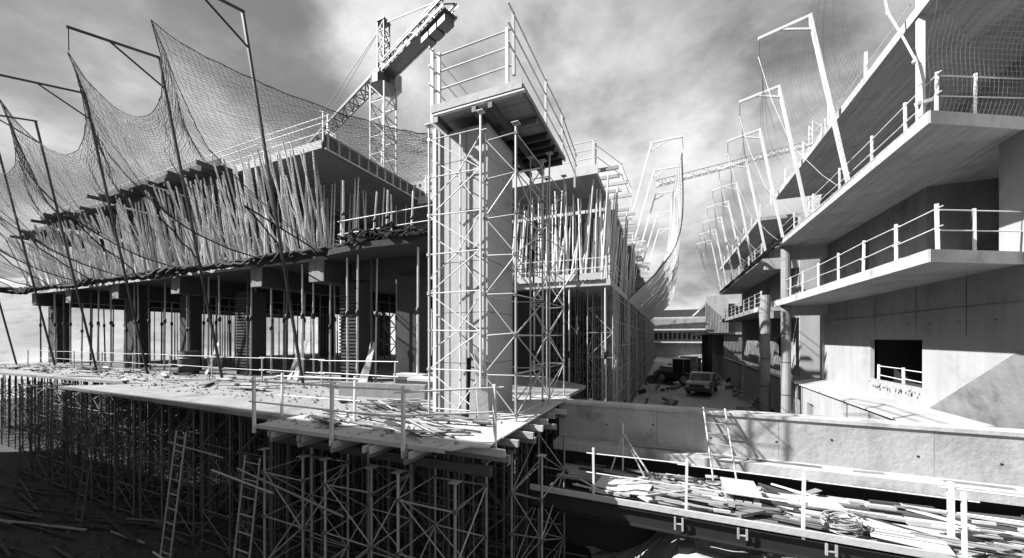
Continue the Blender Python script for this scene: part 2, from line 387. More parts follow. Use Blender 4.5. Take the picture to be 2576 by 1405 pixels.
def left_net():
    t = thing('safety_net', (-25, 10.6, 5.3), 'dark safety net hung in peaks from gallows posts over the left building', 'net')
    tips = [(-46.5, 8.0, 11.2)] + [(x, 5.28, 10.95 - (.5, -.2, -.35, -.1, -.4, -.2)[i]) for i, x in list(enumerate(LG))[::-1]] + [(-6.1, 10.4, 8.6)]
    bots = [(-46.5, 10.6, 5.0)] + [(x, 10.4, 5.15) for x in LG[::-1]] + [(-6.1, 10.5, 8.1)]
    bots[-2] = (-12.9, 10.45, 5.3)
    P = []
    for k in range(len(tips) - 1):
        A, B = V(*tips[k]), V(*tips[k+1]); C, D = V(*bots[k]), V(*bots[k+1])
        n = max(6, int((B - A).length / .14)); last = k == len(tips) - 2
        for i in range(n + (1 if last else 0)):
            s = i / n; sag = (.7 if last else (1.6, 2.4, 1.7, 2.0, 2.3, 1.9, 2.2)[k]) * (4 * s * (1 - s)) ** .62
            top = A.lerp(B, s) + V(0, sag * .45, -sag); bot = C.lerp(D, s) + V(0, 0, -.10 * 4*s*(1-s))
            row = []; m = 72
            for j in range(m + 1):
                v = j / m * ((.60 + .38 * (4*s*(1-s))) if not last else 1.0); p = top.lerp(bot, v)
                p += V(0, -1, -.45) * (1.15 * math.sin(math.pi * v) ** 1.2 * (.7 + .3 * abs(1-2*s))) * (1 if not last else .8*(1-s))
                p += V(0, fold(p.x*.35, v*3, k) * math.sin(math.pi*v), 0)
                p += V(jit(.022), jit(.022), jit(.022)); row.append(p)
            P.append(row)
    mk('mesh_cords', net_mesh(P, .0052, .5), 'net_line', t, kind='stuff')
    b = MB()
    for seq in ([r[0] for r in P], ):
        b.path(seq[::2], .014, 4)
    mk('top_rope', b, 'net_line', t)
    for k, x in enumerate(LG):
        col = min(P, key=lambda r: abs(r[0].x - x))
        mk('hanging_rope', MB().path(col[::2], .012, 4), 'net_line', t)
    # gathered lower hem: a ragged black roll along the slab edge
    b = MB()
    for s in range(7):
        pts = []
        for i in range(150):
            x = -46.0 + i * 36.5 / 149; u = (x + 46) / 36
            yb = 10.42 if x > -43.5 else 10.42 - (-43.5 - x) * 1.3
            zb = 5.12 if x > -43.5 else 5.12 + (-43.5 - x)**2 * .35
            if x > -14: zb += (x + 14) * .05
            pts.append(V(x, yb + .12*math.sin(x*2.3 + s*1.9) - .02*s + jit(.03), zb + .08 + (.10 + .07*math.sin(x*.7))*math.sin(x*3.1 + s*2.3) + .05*math.sin(x*9+s) + jit(.03)))
        b.path(pts, .06 + .02*(s % 3), 5)
    mk('bundled_hem', b, 'net_black', t)
    mk('selvedge_rope', MB().path([r[-1] for r in P if r[-1].x < -12.8][::2], .03, 5), 'net_black', t)
left_net()

def netting_heap():
    random.seed(3); b = MB()
    for s in range(150):
        x = random.uniform(-10.2, -6.3); y = random.uniform(9.95, 10.6); hh = .85 * (.6 + .4*math.sin(x*1.9+1)) 
        pts = []; p = V(x, y, 5.27 + random.random()*hh*.4); a = random.random()*6.28
        for i in range(9):
            pts.append(p.copy()); a += jit(1.1); p = p + V(math.cos(a)*.16, math.sin(a)*.07, jit(.12)); p.z = max(5.27, min(5.27+hh, p.z)); p.y = max(9.86, min(10.8, p.y))
        b.path(pts, random.choice((.03, .05, .07)), 5)
    mk('netting_heap', b, 'net_black', None, 'tangled heap of black netting on the slab left of the tall pier', 'netting')
netting_heap()

# ------------------------------------------------------------------ tall pier with its platform and shoring
PX0, PX1, PY0, PY1 = -5.30, -3.87, 7.62, 9.10
def pier():
    t = thing('concrete_pier', (-4.6, 8.3, 0), 'tall concrete pier rising in the middle behind white scaffold tubes', 'pier')
    # front built from shutter-height lifts with fine recessed joints
    zs = [0.0, 1.22, 2.44, 3.66, 4.88, 6.1, 6.86]
    for i in range(6):
        box('concrete_lift', PX0, PX1, PY0, PY1, zs[i] + .002, zs[i+1] - .012, 'concrete_pale', t)
    box('core', PX0+.02, PX1-.02, PY0+.02, PY1-.02, .01, 6.85, 'concrete_shaded', t)
    box('corner_strip', PX0 - .05, PX0 + .045, PY0 - .07, PY0 - .002, .004, 6.98, 'steel_white', t)
    box('corner_strip', PX0 + .09, PX0 + .15, PY0 - .05, PY0 - .002, .004, 6.9, 'slab_edge', t)
    for x in (-4.92, -4.45):
        box('shutter_seam', x, x + .02, PY0 - .012, PY0 - .001, .01, 6.85, 'timber_grey', t)
    box('doorway_shadow_gap', -4.42, -4.2, PY0 - .02, PY0 + .3, .003, 1.35, 'black_void', t)
    d = bar('leaning_plank', (-3.62, 6.95, .02), (-4.0, 7.45, 1.55), .24, .05, 'timber', None, 'pale plank leaning against the foot of the tall pier', 'plank')
    bar('leaning_plank', (-3.95, 7.05, .02), (-4.13, 7.5, 1.45), .16, .04, 'timber', None, 'narrow plank leaning left of the wide pale plank at the pier foot', 'plank')
    # platform on top
    p = thing('work_platform', (-4.1, 9, 7.1), 'plywood work platform with white railings on top of the tall pier', 'platform')
    for i in range(7):
        y0 = 7.22 + i * .5
        box('deck_panel', -5.12, -2.86, y0, y0 + .485, 7.16, 7.20, 'concrete_soffit', p)
    for y in (7.3, 8.35, 9.1, 9.45, 9.8, 10.2, 10.6):
        bar('joist', (-5.1, y, 7.07), (-2.9, y, 7.07), .09, .16, 'timber_grey' if y < 9 else 'form_dark', p)
    for x in (-4.95, -3.95, -3.55):
        bar('bearer', (x, 7.1, 6.90), (x, 10.75, 6.90), .10, .16, 'steel_dull', p)
    box('edge_board', -5.14, -2.84, 7.18, 7.215, 7.12, 7.30, 'timber', p)
    box('edge_board', -2.855, -2.82, 7.22, 10.7, 7.10, 7.22, 'timber_grey', p)
    tube('edge_tube', (-5.0, 7.12, 6.99), (-2.75, 7.12, 6.99), .04, 'steel_white', p)
    guard_rail('guard_rail', [(-4.95, 7.25, 7.2), (-3.2, 7.25, 7.2)], 1.32, (.36, .68, .98), 'white railing across the front of the high pier platform', r=.035, rr=.022)
    guard_rail('guard_rail', [(-5.13, 7.24, 6.9), (-5.13, 10.6, 6.9)], 1.75, (.5, .72, .98), 'white railing on the left side of the high pier platform', r=.035, rr=.02)
    guard_rail('guard_rail', [(-2.9, 6.9, 7.2), (-2.9, 9.0, 7.2), (-2.9, 10.6, 7.2), (-2.9, 12.2, 6.9)], 1.3, (.36, .68, .98), 'dark tube railing sloping away on the right of the high pier platform', m='steel_galv', r=.03, rr=.018, ext=.3)
pier()

def frame_tower(name, x0, x1, y0, y1, z0, z1, lift, m, lab, group, r=.024, single=True, heads=True, flat=False):
    """braced shoring tower; near ones get each tube as a part, far ones have the bracing of a face joined"""
    t = thing(name, ((x0+x1)/2, (y0+y1)/2, z0), lab, 'scaffold', group)
    C = [(x0, y0), (x1, y0)] if flat else [(x0, y0), (x1, y0), (x1, y1), (x0, y1)]; n = max(1, int((z1 - z0) / lift))
    for x, y in C:
        tube('standard', (x, y, z0 + .01), (x, y, z1), r, m, t)
    segs = []
    if flat: tube('standard', ((x0+x1)/2 + .08, y1 + .1, z0 + .01), ((x0+x1)/2 + .08, y1 + .1, z1 - .3), r*.8, m, t)
    for k in range(n + 1):
        z = z0 + .18 + k * lift
        if z > z1 - .05: break
        for i in range(1 if flat else 4):
            a, b = C[i], C[(i+1) % len(C)]
            segs.append(('ledger', (a[0], a[1], z), (b[0], b[1], z)))
            if z + lift < z1:
                zz = (z, z + lift) if (k + i) % 2 else (z + lift, z)
                segs.append(('brace', (a[0], a[1], zz[0]), (b[0], b[1], zz[1])))
                if flat:
                    mx = (a[0] + b[0]) / 2
                    segs.append(('brace', (mx, a[1] + .12, zz[1]), (b[0], b[1] + .12, zz[0]))); segs.append(('brace', (a[0], a[1] + .12, (zz[0]+zz[1])/2), (mx, b[1] + .12, zz[1])))
    if single:
        b = MB()
        for s, p, q in segs:
            p = V(*p) + V(jit(.015), jit(.015), jit(.03)); q = V(*q) + V(jit(.015), jit(.015), jit(.03))
            tube(s, p, q, r * .55, m, t)
            if s == 'ledger': b.box(p.x-.034, p.x+.034, p.y-.034, p.y+.034, p.z-.035, p.z+.035)
        mk('couplers', b, 'steel_shaded' if m != 'steel_white' else 'steel_galv', t, kind='stuff')
    else:
        b = MB()
        for s, p, q in segs: b.tube(p, q, r * .55, 4, cap=False)
        mk('bracing', b, m, t, kind='stuff')
    if heads:
        for x, y in C: box('head_plate', x - .08, x + .08, y - .08, y + .08, z1 - .012, z1 + .002, m, t)
    return t
frame_tower('shoring_tower', -5.17, -3.80, 7.15, 7.2, 0, 6.82, .9, 'steel_white', 'flat white scaffold frame standing against the front of the tall pier', None, .026, True, True, True)
frame_tower('shoring_tower', -3.72, -2.98, 7.2, 9.0, 0, 6.4, .86, 'steel_galv', 'scaffold tower along the right side of the tall pier', None, .026)
frame_tower('shoring_tower', -3.5, -2.95, 9.5, 11.0, 0, 6.82, .86, 'steel_galv', 'scaffold tower behind the right corner of the tall pier platform', None, .024, False)

# ------------------------------------------------------------------ near plywood platform on the corner of the deck
def near_platform():
    p = thing('plywood_platform', (-5, 7, 0), 'bright plywood platform with a cut corner in front of the tall pier', 'platform')
    bar('edge_board', (-7.88, 4.845, .01), (-3.3, 4.97, .01), .025, .075, 'plywood', p)
    xs = [-7.85, -7.1, -6.2, -5.3, -4.4, -3.45]
    for i in range(5):
        for y0, y1 in ((4.86, 5.95),):
            a = y0 + i*.02
            box('plywood_panel', xs[i] + .012, xs[i+1] - .012, a, y1, .004, .034, 'plywood', p)
    mk('plywood_panel', MB().prism([(-3.44,4.98),(-3.2,5.02),(-3.05,5.32),(-2.72,5.38),(-2.76,6.0),(-3.44,6.0)], .005, .036), 'plywood', p)
    for i in range(6):
        y0 = 6.02 + i * .82
        box('plywood_panel', -4.02 + .12*(i % 2), -2.74, y0, y0 + .8, .006, .038, 'plywood', p)
    for i in range(4):
        box('plywood_panel', -7.3 + i*.82, -6.5 + i*.82, 5.97, 6.75 + .2*(i % 2), .008, .036, 'plywood', p)
    for i, x in enumerate((-7.3, -6.45, -5.6, -4.75, -3.95)):      # paired timber joists poking out below the front edge
        for dx in (-.07, .07):
            bar('joist', (x + dx, 4.80 + jit(.03), -.10), (x + dx, 7.5, -.09), .045, .11, 'timber', p)
        bar('joist', (x - .02, 4.82 + jit(.03), -.21), (x - .02, 7.5, -.23), .05, .09, 'timber_grey', p)
    for i in range(7):                                             # joists poking out on the right
        y = 5.55 + i * .62
        bar('joist', (-2.50 + jit(.08), y, -.10), (-5.0, y, -.10), .08, .12, 'timber', p)
        if i % 2 == 0: bar('joist', (-2.44 + jit(.08), y + .2, -.25), (-5.0, y + .2, -.25), .08, .12, 'timber_grey', p)
    bar('bearer', (-8.2, 5.45, -.40), (-2.7, 5.45, -.40), .10, .16, 'timber_dark', p)
    bar('bearer', (-8.2, 6.25, -.40), (-2.7, 6.25, -.40), .10, .16, 'timber_dark', p)
    guard_rail('guard_rail', [(-7.80, 4.82, .0), (-5.62, 4.82, 0), (-4.05, 4.88, 0), (-2.76, 5.72, 0)], 1.02, (.52, .93), 'white post and tube railing round the near plywood platform', r=.026, rr=.017, foot=.12)
    guard_rail('guard_rail', [(-8.3, 5.75, 0), (-6.2, 5.9, 0)], 1.0, (.5, .93), 'short white railing behind the gap left of the plywood platform', r=.024, rr=.016)
near_platform()

# ------------------------------------------------------------------ shoring under the deck
def under_deck():
    for i, (x0, y0) in enumerate([(-7.75, 5.0), (-6.05, 5.05), (-4.30, 5.05)]):
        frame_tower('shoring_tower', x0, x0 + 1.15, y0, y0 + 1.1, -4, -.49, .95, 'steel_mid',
                    ['left', 'middle', 'right'][i] + ' of the three bright braced shoring towers under the plywood platform', 'shoring towers under the plywood platform', .026)
    frame_tower('shoring_tower', -2.95, -2.3, 6.9, 8.6, -4, -.5, .82, 'steel_mid', 'shoring tower at the right end of the deck beside the plank walkway', None, .025)
    lab = 'braced shoring tower in the dark under the left deck front'
    x = -10.2; k = 0
    while x > -27:
        frame_tower('shoring_tower', x, x + 1.25, 5.95 + .02*k, 7.0, -4, -.14, .9, 'steel_shaded', ('first','second','third','fourth','fifth','sixth','seventh','eighth','ninth','tenth','eleventh')[k] + ' braced shoring tower under the deck front, counting left from the plywood platform', 'shoring towers along the deck front', .025, True); x -= 1.7; k += 1
    lab = 'shoring tower deep in the shade below the deck'
    for y in (7.5, 9.0, 10.6):
        x = -4.6
        while x > -30:
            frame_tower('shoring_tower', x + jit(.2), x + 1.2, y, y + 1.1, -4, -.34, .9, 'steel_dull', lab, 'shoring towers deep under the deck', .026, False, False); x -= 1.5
    lab = 'slender shoring tower at the open left end under the deck'
    for y in (7.4, 9.0, 11.2, 13.4):
        for i in range(7):
            xx = -29.5 - i * 1.9
            frame_tower('shoring_tower', xx, xx + 1.0, y, y + .9, -4, -.34, .7, 'steel_dull', lab, 'shoring towers at the open end of the deck', .026, False, False)
    box('retaining_wall', -27, -2.4, 12.6, 13.0, -4.1, -.32, 'concrete_shaded', None, 'dark retaining wall at the back of the shored pit', 'wall')
    # three timber and steel ladders up to the deck
    for i, (x, y, w, z1, m) in enumerate([(-16.9, 5.1, .42, -.75, 'steel_dull'), (-12.25, 5.2, .45, -.7, 'steel_mid'), (-8.55, 4.75, .5, -.75, 'steel_mid')]):
        t = thing('ladder', (x, y, -4), ['dim ladder at the far left below the deck edge', 'middle ladder rising from the pit to the deck edge', 'right ladder rising from the pit left of the plywood platform'][i], 'ladder')
        for s in (0, w): tube('side_rail', (x + s, y, -3.99), (x + s, y + .35, z1), .024, m, t)
        n = int((z1 + 4) / .36)
        for k in range(n):
            f = (k + .6) / n; z = -4 + f * (z1 + 4)
            tube('rung', (x, y + .35*f, z), (x + w, y + .35*f, z), .017, m, t)
    # long tubes lashed across the front
    for i, (a, b) in enumerate([((-13.6, 5.95, -1.25), (-10.8, 5.9, -1.35)), ((-9.6, 5.0, -1.2), (-7.2, 4.8, -1.25)), ((-8.4, 4.85, -.95), (-5.3, 4.8, -1.35)), ((-10.9, 4.5, -3.1), (-8.2, 4.4, -3.35))]):
        tube('scaffold_tube', a, b, .022, 'steel_mid', None, ['loose scaffold tube lashed level across the middle ladder', 'scaffold tube lashed across the right ladder', 'long scaffold tube running under the plywood platform edge', 'scaffold tube low in the pit near the right ladder'][i], 'tube')
    # timbers lying on the pit floor
    random.seed(12)
    for i in range(90):
        x = random.uniform(-24, -6.5); y = random.uniform(2.2, 6.9); a = R(random.gauss(8, 9)); l = random.uniform(1.2, 4.0)
        z = -3.93 + random.random()*.16
        bar('loose_beam', (x - l/2*math.cos(a), y - l/2*math.sin(a), z), (x + l/2*math.cos(a), y + l/2*math.sin(a), z + jit(.05)), random.choice((.04, .06, .08)), .04, random.choice(('timber_grey',) + ('timber_dark',)*7), None,
            'loose timber lying on the dark pit floor at the lower left', 'timber', 'timbers strewn on the pit floor')
under_deck()
def pit_fill():
    random.seed(41); b = MB()
    for i in range(330):
        x = random.uniform(-26, -3.2); y = random.uniform(6.2, 9.5); z = random.uniform(-3.9, -1.3); k = random.random()
        if k < .45: b.tube((x, y, -3.98), (x + jit(.05), y, -.15), .02, 4, cap=False)
        elif k < .75: b.tube((x, y, z), (x + random.choice((-1.2, 1.2)), y + jit(.3), z + 1.1), .015, 4, cap=False)
        else: b.tube((x, y, z), (x + 1.6, y + jit(.1), z + jit(.05)), .015, 4, cap=False)
    mk('shoring_tubes', b, 'steel_shaded', None, 'dense thicket of dark shoring tubes filling the space under the deck', 'scaffold', kind='stuff')
    b = MB()
    for i in range(1700):
        x = random.uniform(-27, -4); y = random.uniform(1.9, 8.0); s_ = random.uniform(.03, .14); p = V(x, y, -4 + s_*.2); a = random.random()*3
        vs_ = [p + V(math.cos(a+k*1.57)*s_*random.uniform(.6,1.3), math.sin(a+k*1.57)*s_*random.uniform(.6,1.3), -s_*.2) for k in range(4)] + [p + V(jit(s_*.4), jit(s_*.4), s_*random.uniform(.3, .8))]
        b.add(vs_, [(3,2,1,0),(0,1,4),(1,2,4),(2,3,4),(3,0,4)])
    mk('pit_rubble', b, 'timber_dark', None, 'dark rubble covering the pit floor', 'rubble', kind='stuff')
pit_fill()

# unseen block added behind and left of the viewpoint, sized to shade the pit
def shade_block():
    t = thing('concrete_building', (-34, -8, -4), 'unseen concrete block added behind the viewpoint to shade the pit', 'building')
    for k in range(4):
        z = -4.05 + k*4.44
        box('shade_block_wall', -48, -22.5, -14, -2.2, z, z + 4.16, 'concrete', t); box('floor_slab', -48.3, -22.45, -14.3, -2.0, z + 4.162, z + 4.438, 'slab_edge', t)
        box('shade_block_wall', -22.4, -14, -14, -2.2, z, z + 3.8, 'concrete', t); box('floor_slab', -22.44, -13.8, -14.3, -2.0, z + 3.802, z + 4.098 - .7*(k == 3), 'slab_edge', t)
shade_block()

# ------------------------------------------------------------------ debris on the deck
def deck_debris():
    random.seed(21)
    for i in range(110):
        x = random.uniform(-7.2, -3.9); y = random.uniform(5.45, 8.2)
        if PX0 - .3 < x < PX1 + .3 and y > PY0 - .7: continue
        a = R(random.choice((-14, -10, -4, 18, 30, 150, 158)) + jit(9)); l = random.uniform(.4, 1.6); z = .05 + random.random()*.07
        bar('loose_batten', (x - l/2*math.cos(a), y - l/2*math.sin(a), z), (x + l/2*math.cos(a), y + l/2*math.sin(a), z + jit(.03)), random.choice((.025, .04, .06, .09)), random.choice((.015, .03)), random.choice(('timber', 'timber_grey', 'timber_grey', 'timber_dark', 'timber_dark')), None,
            'loose batten among the litter on the near plywood platform', 'batten', 'battens littering the plywood platform')
    for i in range(60):
        x = random.uniform(-40, -8.3); y = random.uniform(7.6, 10.8); a = R(random.uniform(-40, 40)); l = random.uniform(.5, 2.2)
        bar('loose_board', (x - l/2*math.cos(a), y - l/2*math.sin(a), .05 + random.random()*.06), (x + l/2*math.cos(a), y + l/2*math.sin(a), .05 + random.random()*.1), random.choice((.1, .16, .22)), .035, random.choice(('timber', 'timber_grey', 'timber_dark')), None,
            'loose board lying at the foot of the left columns', 'board', 'boards strewn on the left deck')
    b = MB()
    for i in range(1300):
        x = random.uniform(-41, -3.2); y = random.uniform(6.9, 11.2); s = random.uniform(.02, .09)
        if y < 7.9 and x < -19: continue
        if x > -8: y = random.uniform(5.1, 7.2)
        p = V(x, y, s*.3 + (.03 if x > -7.9 else 0)); a = random.random()*3
        vs = [p + V(math.cos(a+k*1.57)*s*random.uniform(.6,1.2), math.sin(a+k*1.57)*s*random.uniform(.6,1.2), -s*.3) for k in range(4)] + [p + V(jit(s*.4), jit(s*.4), s*random.uniform(.3, .8))]
        b.add(vs, [(3,2,1,0),(0,1,4),(1,2,4),(2,3,4),(3,0,4)])
    mk('rubble', b, 'rubble', kind='stuff', lab='small rubble scattered over the deck', cat='rubble')
    # low upstand, stacked panels, drum, white boards against columns
    mk('upstand', MB().prism([(-9.6,8.5),(-6.6,8.9),(-6.65,9.1),(-9.65,8.72)], .004, .42), 'concrete', None, 'low concrete kerb on the deck left of the tall pier', 'kerb')
    for s, (x, y) in enumerate([(-7.6, 9.35), (-8.9, 10.2)]):
        for k in range(5):
            box('panel', x, x + 1.25, y, y + .6, .03 + k*.11, .12 + k*.11, 'timber_dark' if k < 4 else 'plywood', None, ('shutter panel in the low stack in front of the dark column' if s == 0 else 'shutter panel in the low stack behind the kerb'), 'panel', 'stacked shutter panels ' + ('near' if s == 0 else 'far'))
    t = thing('oil_drum', (-22.3, 10.6, 0), 'dark crate sized drum standing before the left columns', 'drum')
    tube('drum_body', (-22.3, 10.6, .01), (-22.3, 10.6, 1.15), .42, 'form_dark', t, shape='tube12')
    for z in (.4, .78): tube('hoop', (-22.3, 10.6, z), (-22.3, 10.6, z + .05), .435, 'steel_dull', t, shape='tube12')
    for i, x in enumerate((-15.0, -14.6, -11.0, -10.75, -21.0)):
        bar('leaning_board', (x, 10.7, .02), (x + jit(.15), 11.25, 1.5 + jit(.3)), .24, .03, 'plywood', None, 'white board leaning on the props of the left ground floor', 'board', 'white boards leaning on the props')
deck_debris()

# ------------------------------------------------------------------ cross wall, ledge, plank walkway
def cross_wall():
    t = thing('cross_wall', (2, 10.3, -1), 'long low concrete cross wall with a ledge closing the lane', 'wall')
    for i in range(5):
        x0 = -2.88 + i*2.62
        box('wall_panel', x0, x0 + 2.612, 10.2, 10.56, -1.0, -.06 , 'concrete_wall', t)
    box('coping', -2.89, 10.2, 10.16, 10.62, -.058, .02, 'slab_edge', t)
    box('ledge', -2.9, 10.2, 9.70, 10.25, -1.22, -1.002, 'slab_edge', t)
    box('lower_wall', -2.9, 10.2, 10.22, 10.55, -4.1, -1.23, 'concrete_shaded', t)
    for i in range(8):
        x = -1.5 + i*1.25 + jit(.2)
        tube('tie_hole', (x, 10.204, -.55 + .12*math.sin(i*2)), (x, 10.194, -.55 + .12*math.sin(i*2)), .025, 'black_void', t)
    l = thing('ladder', (1.1, 9.4, -1.45), 'light aluminium ladder leaning on the cross wall', 'ladder')
    for s in (0, .46): tube('side_rail', (.95 + s, 9.35, -1.45), (.80 + s, 10.1, .12), .022, 'steel_galv', l)
    for k in range(7):
        f = (k + .5) / 7; tube('rung', (.95 - .15*f, 9.35 + .75*f, -1.45 + 1.57*f), (1.41 - .15*f, 9.35 + .75*f, -1.45 + 1.57*f), .014, 'steel_galv', l)
    random.seed(5)
    for i in range(6):
        x = -1 + i*1.5 + jit(.3); a = jit(.06)
        bar('loose_batten', (x, 9.95, -.985), (x + random.uniform(.4, 1.4), 9.95 + a, -.985), .06, .03, 'timber_grey', None, 'batten left on the ledge of the cross wall', 'batten', 'battens on the cross wall ledge')
cross_wall()
def bank():
    b = MB(); nx, ny = 40, 14; random.seed(1)
    g = [(-2.2 + 12*i/nx, 5.2 + 5.0*j/ny) for j in range(ny+1) for i in range(nx+1)]
    b.add([(x, y, -4.0 + min(2.2, max(0, (y - 5.3)))*.74*max(0, min(1, (x + .9)/1.2)) + (.10*math.sin(x*2.1+y) + .05*math.sin(x*5+y*3) + jit(.05))*(y > 5.5)) for x, y in g], [(j*(nx+1)+i, j*(nx+1)+i+1, (j+1)*(nx+1)+i+1, (j+1)*(nx+1)+i) for j in range(ny) for i in range(nx)])
    mk('earth_bank', b, 'soil_pale', kind='structure')
bank()

def walkway():
    t = thing('plank_walkway', (2, 8.7, -1.5), 'plank walkway on dark steel beams below the cross wall', 'walkway')
    zt = -1.5
    random.seed(8)
    n = 11
    for j in range(n):
        y = 7.72 + j * .195
        x = -2.75 + random.random()*.5 + (0 if j not in (2, 3, 4) else 1.2)
        while x < 8.0:
            l = random.uniform(2.2, 3.6)
            if not (j in (5, 6) and x > .8 and x < 2.2):
                z = zt - .03 + jit(.012)
                bar('plank', (x, y + jit(.015), z), (min(x + l, 8.2), y + jit(.02), z + jit(.015)), .175, .04, random.choice(('timber', 'timber_grey', 'timber', 'timber_grey', 'timber_dark')), t)
            x += l + .03
    for y in (7.68, 8.7, 9.65):
        b = MB()
        b.box(-2.8, 8.2, y - .09, y + .09, -1.585, -1.568); b.box(-2.8, 8.2, y - .09, y + .09, -1.90, -1.883); b.box(-2.8, 8.2, y - .008, y + .008, -1.883, -1.585)
        mk('steel_beam', b, 'steel_dark', t)
    bar('edge_plank', (-2.8, 7.60, -1.46), (8.2, 7.60, -1.47), .05, .11, 'timber', t)
    for x in (0.12, 1.15, 2.4):
        for dx in (0, .13):
            bar('clamp', (x + dx, 7.57, -1.56), (x + dx, 7.57, -1.80 + .05*(x > 1)), .032, .03, 'steel_galv', t)
        bar('clamp', (x, 7.57, -1.68), (x + .13, 7.57, -1.68), .026, .02, 'steel_galv', t)
    guard_rail('guard_rail', [(-1.42, 7.66, -1.48), (.31, 7.64, -1.48), (2.1, 7.62, -1.48), (4.05, 7.62, -1.48)], 1.02, (.5, .9), 'white post railing along the front of the plank walkway', r=.022, rr=.012, foot=.1)
    guard_rail('guard_rail', [(4.25, 8.3, -1.48), (6.6, 8.2, -1.48)], .95, (.5, .9), 'white railing standing at the right end of the plank walkway', r=.032, rr=.014)
    # litter on it
    random.seed(31)
    for i in range(120):
        x = random.uniform(-1.9, 7.6); y = random.uniform(7.75, 9.6); a = R(random.choice((-6, -3, 0, 2, 5, -3, -35, 40)) + jit(5)); l = random.uniform(.2, 1.0)*random.choice((1, 1, 1.8)); z = -1.46 + random.random()*.10
        bar('loose_board', (x - l/2*math.cos(a), y - l/2*math.sin(a), z), (x + l/2*math.cos(a), y + l/2*math.sin(a), z + jit(.04)), random.choice((.03, .045, .07, .13)), random.choice((.02, .03, .05)), random.choice(('timber', 'timber_grey', 'plywood', 'timber_grey', 'timber_dark')), None,
            'loose board among the litter on the plank walkway', 'board', 'boards littering the plank walkway')
    for i, (x, y, w, d, rz, lab) in enumerate([(-.9, 8.35, 1.1, .8, -8, 'plywood sheet lying flat at the left end of the plank walkway'), (3.55, 7.95, .9, .6, -14, 'plywood offcut at the front edge of the plank walkway near the right'), (2.6, 8.9, .9, .5, 4, 'plywood sheet lying flat in the middle of the plank walkway')]):
        M = Matrix.Translation((x, y, -1.40 + i*.005)) @ Matrix.Rotation(R(rz), 4, 'Z') @ Matrix.Diagonal((w, d, .02, 1))
        put(bpy.data.objects.new('plywood_sheet', unit('box', 'plywood')), M, None, lab, 'plywood')
    t2 = thing('pallet', (1.4, 8.6, -1.46), 'pallet with a white panel on top standing on the plank walkway', 'pallet')
    for dy in (0, .35, .68): box('runner', 1.05, 1.62, 8.18 + dy, 8.28 + dy, -1.45, -1.33, 'timber', t2)
    for k in range(4): box('slat', 1.05 + k*.15, 1.17 + k*.15, 8.18, 8.96, -1.328, -1.305, 'timber', t2)
    box('top_panel', 1.03, 1.64, 8.14, 9.0, -1.19, -1.165, 'plywood', t2); box('spacer', 1.05, 1.15, 8.2, 8.95, -1.30, -1.19, 'timber_grey', t2); box('spacer', 1.5, 1.6, 8.2, 8.95, -1.30, -1.19, 'timber_grey', t2)
    b = MB(); random.seed(2)
    for i in range(26):
        r0 = random.uniform(.12, .28); ph = random.random()*6.28; tl = jit(.5)
        b.path([V(2.72 + r0*math.cos(k*.5+ph), 7.95 + r0*.8*math.sin(k*.5+ph), -1.38 + .07*math.sin(k*.5+tl) + .05*(i % 3)) for k in range(14)], .012, 4)
    mk('wire_coil', b, 'steel_galv', None, 'tangled coil of light wire on the plank walkway', 'wire coil')
    # trestle of thin poles at the left end
    tr = thing('trestle', (-1.1, 9.1, -1.46), 'three legged pole trestle at the left end of the walkway', 'trestle')
    for q in ((-1.3, 9.2), (-.5, 9.15), (-.3, 9.0)): tube('leg', (-1.02, 9.4, -.55), (q[0], q[1], -1.46), .022, 'timber', tr)
    tube('upright', (-1.03, 9.42, -1.46), (-1.03, 9.42, -.3), .02, 'steel_white', tr)
walkway()

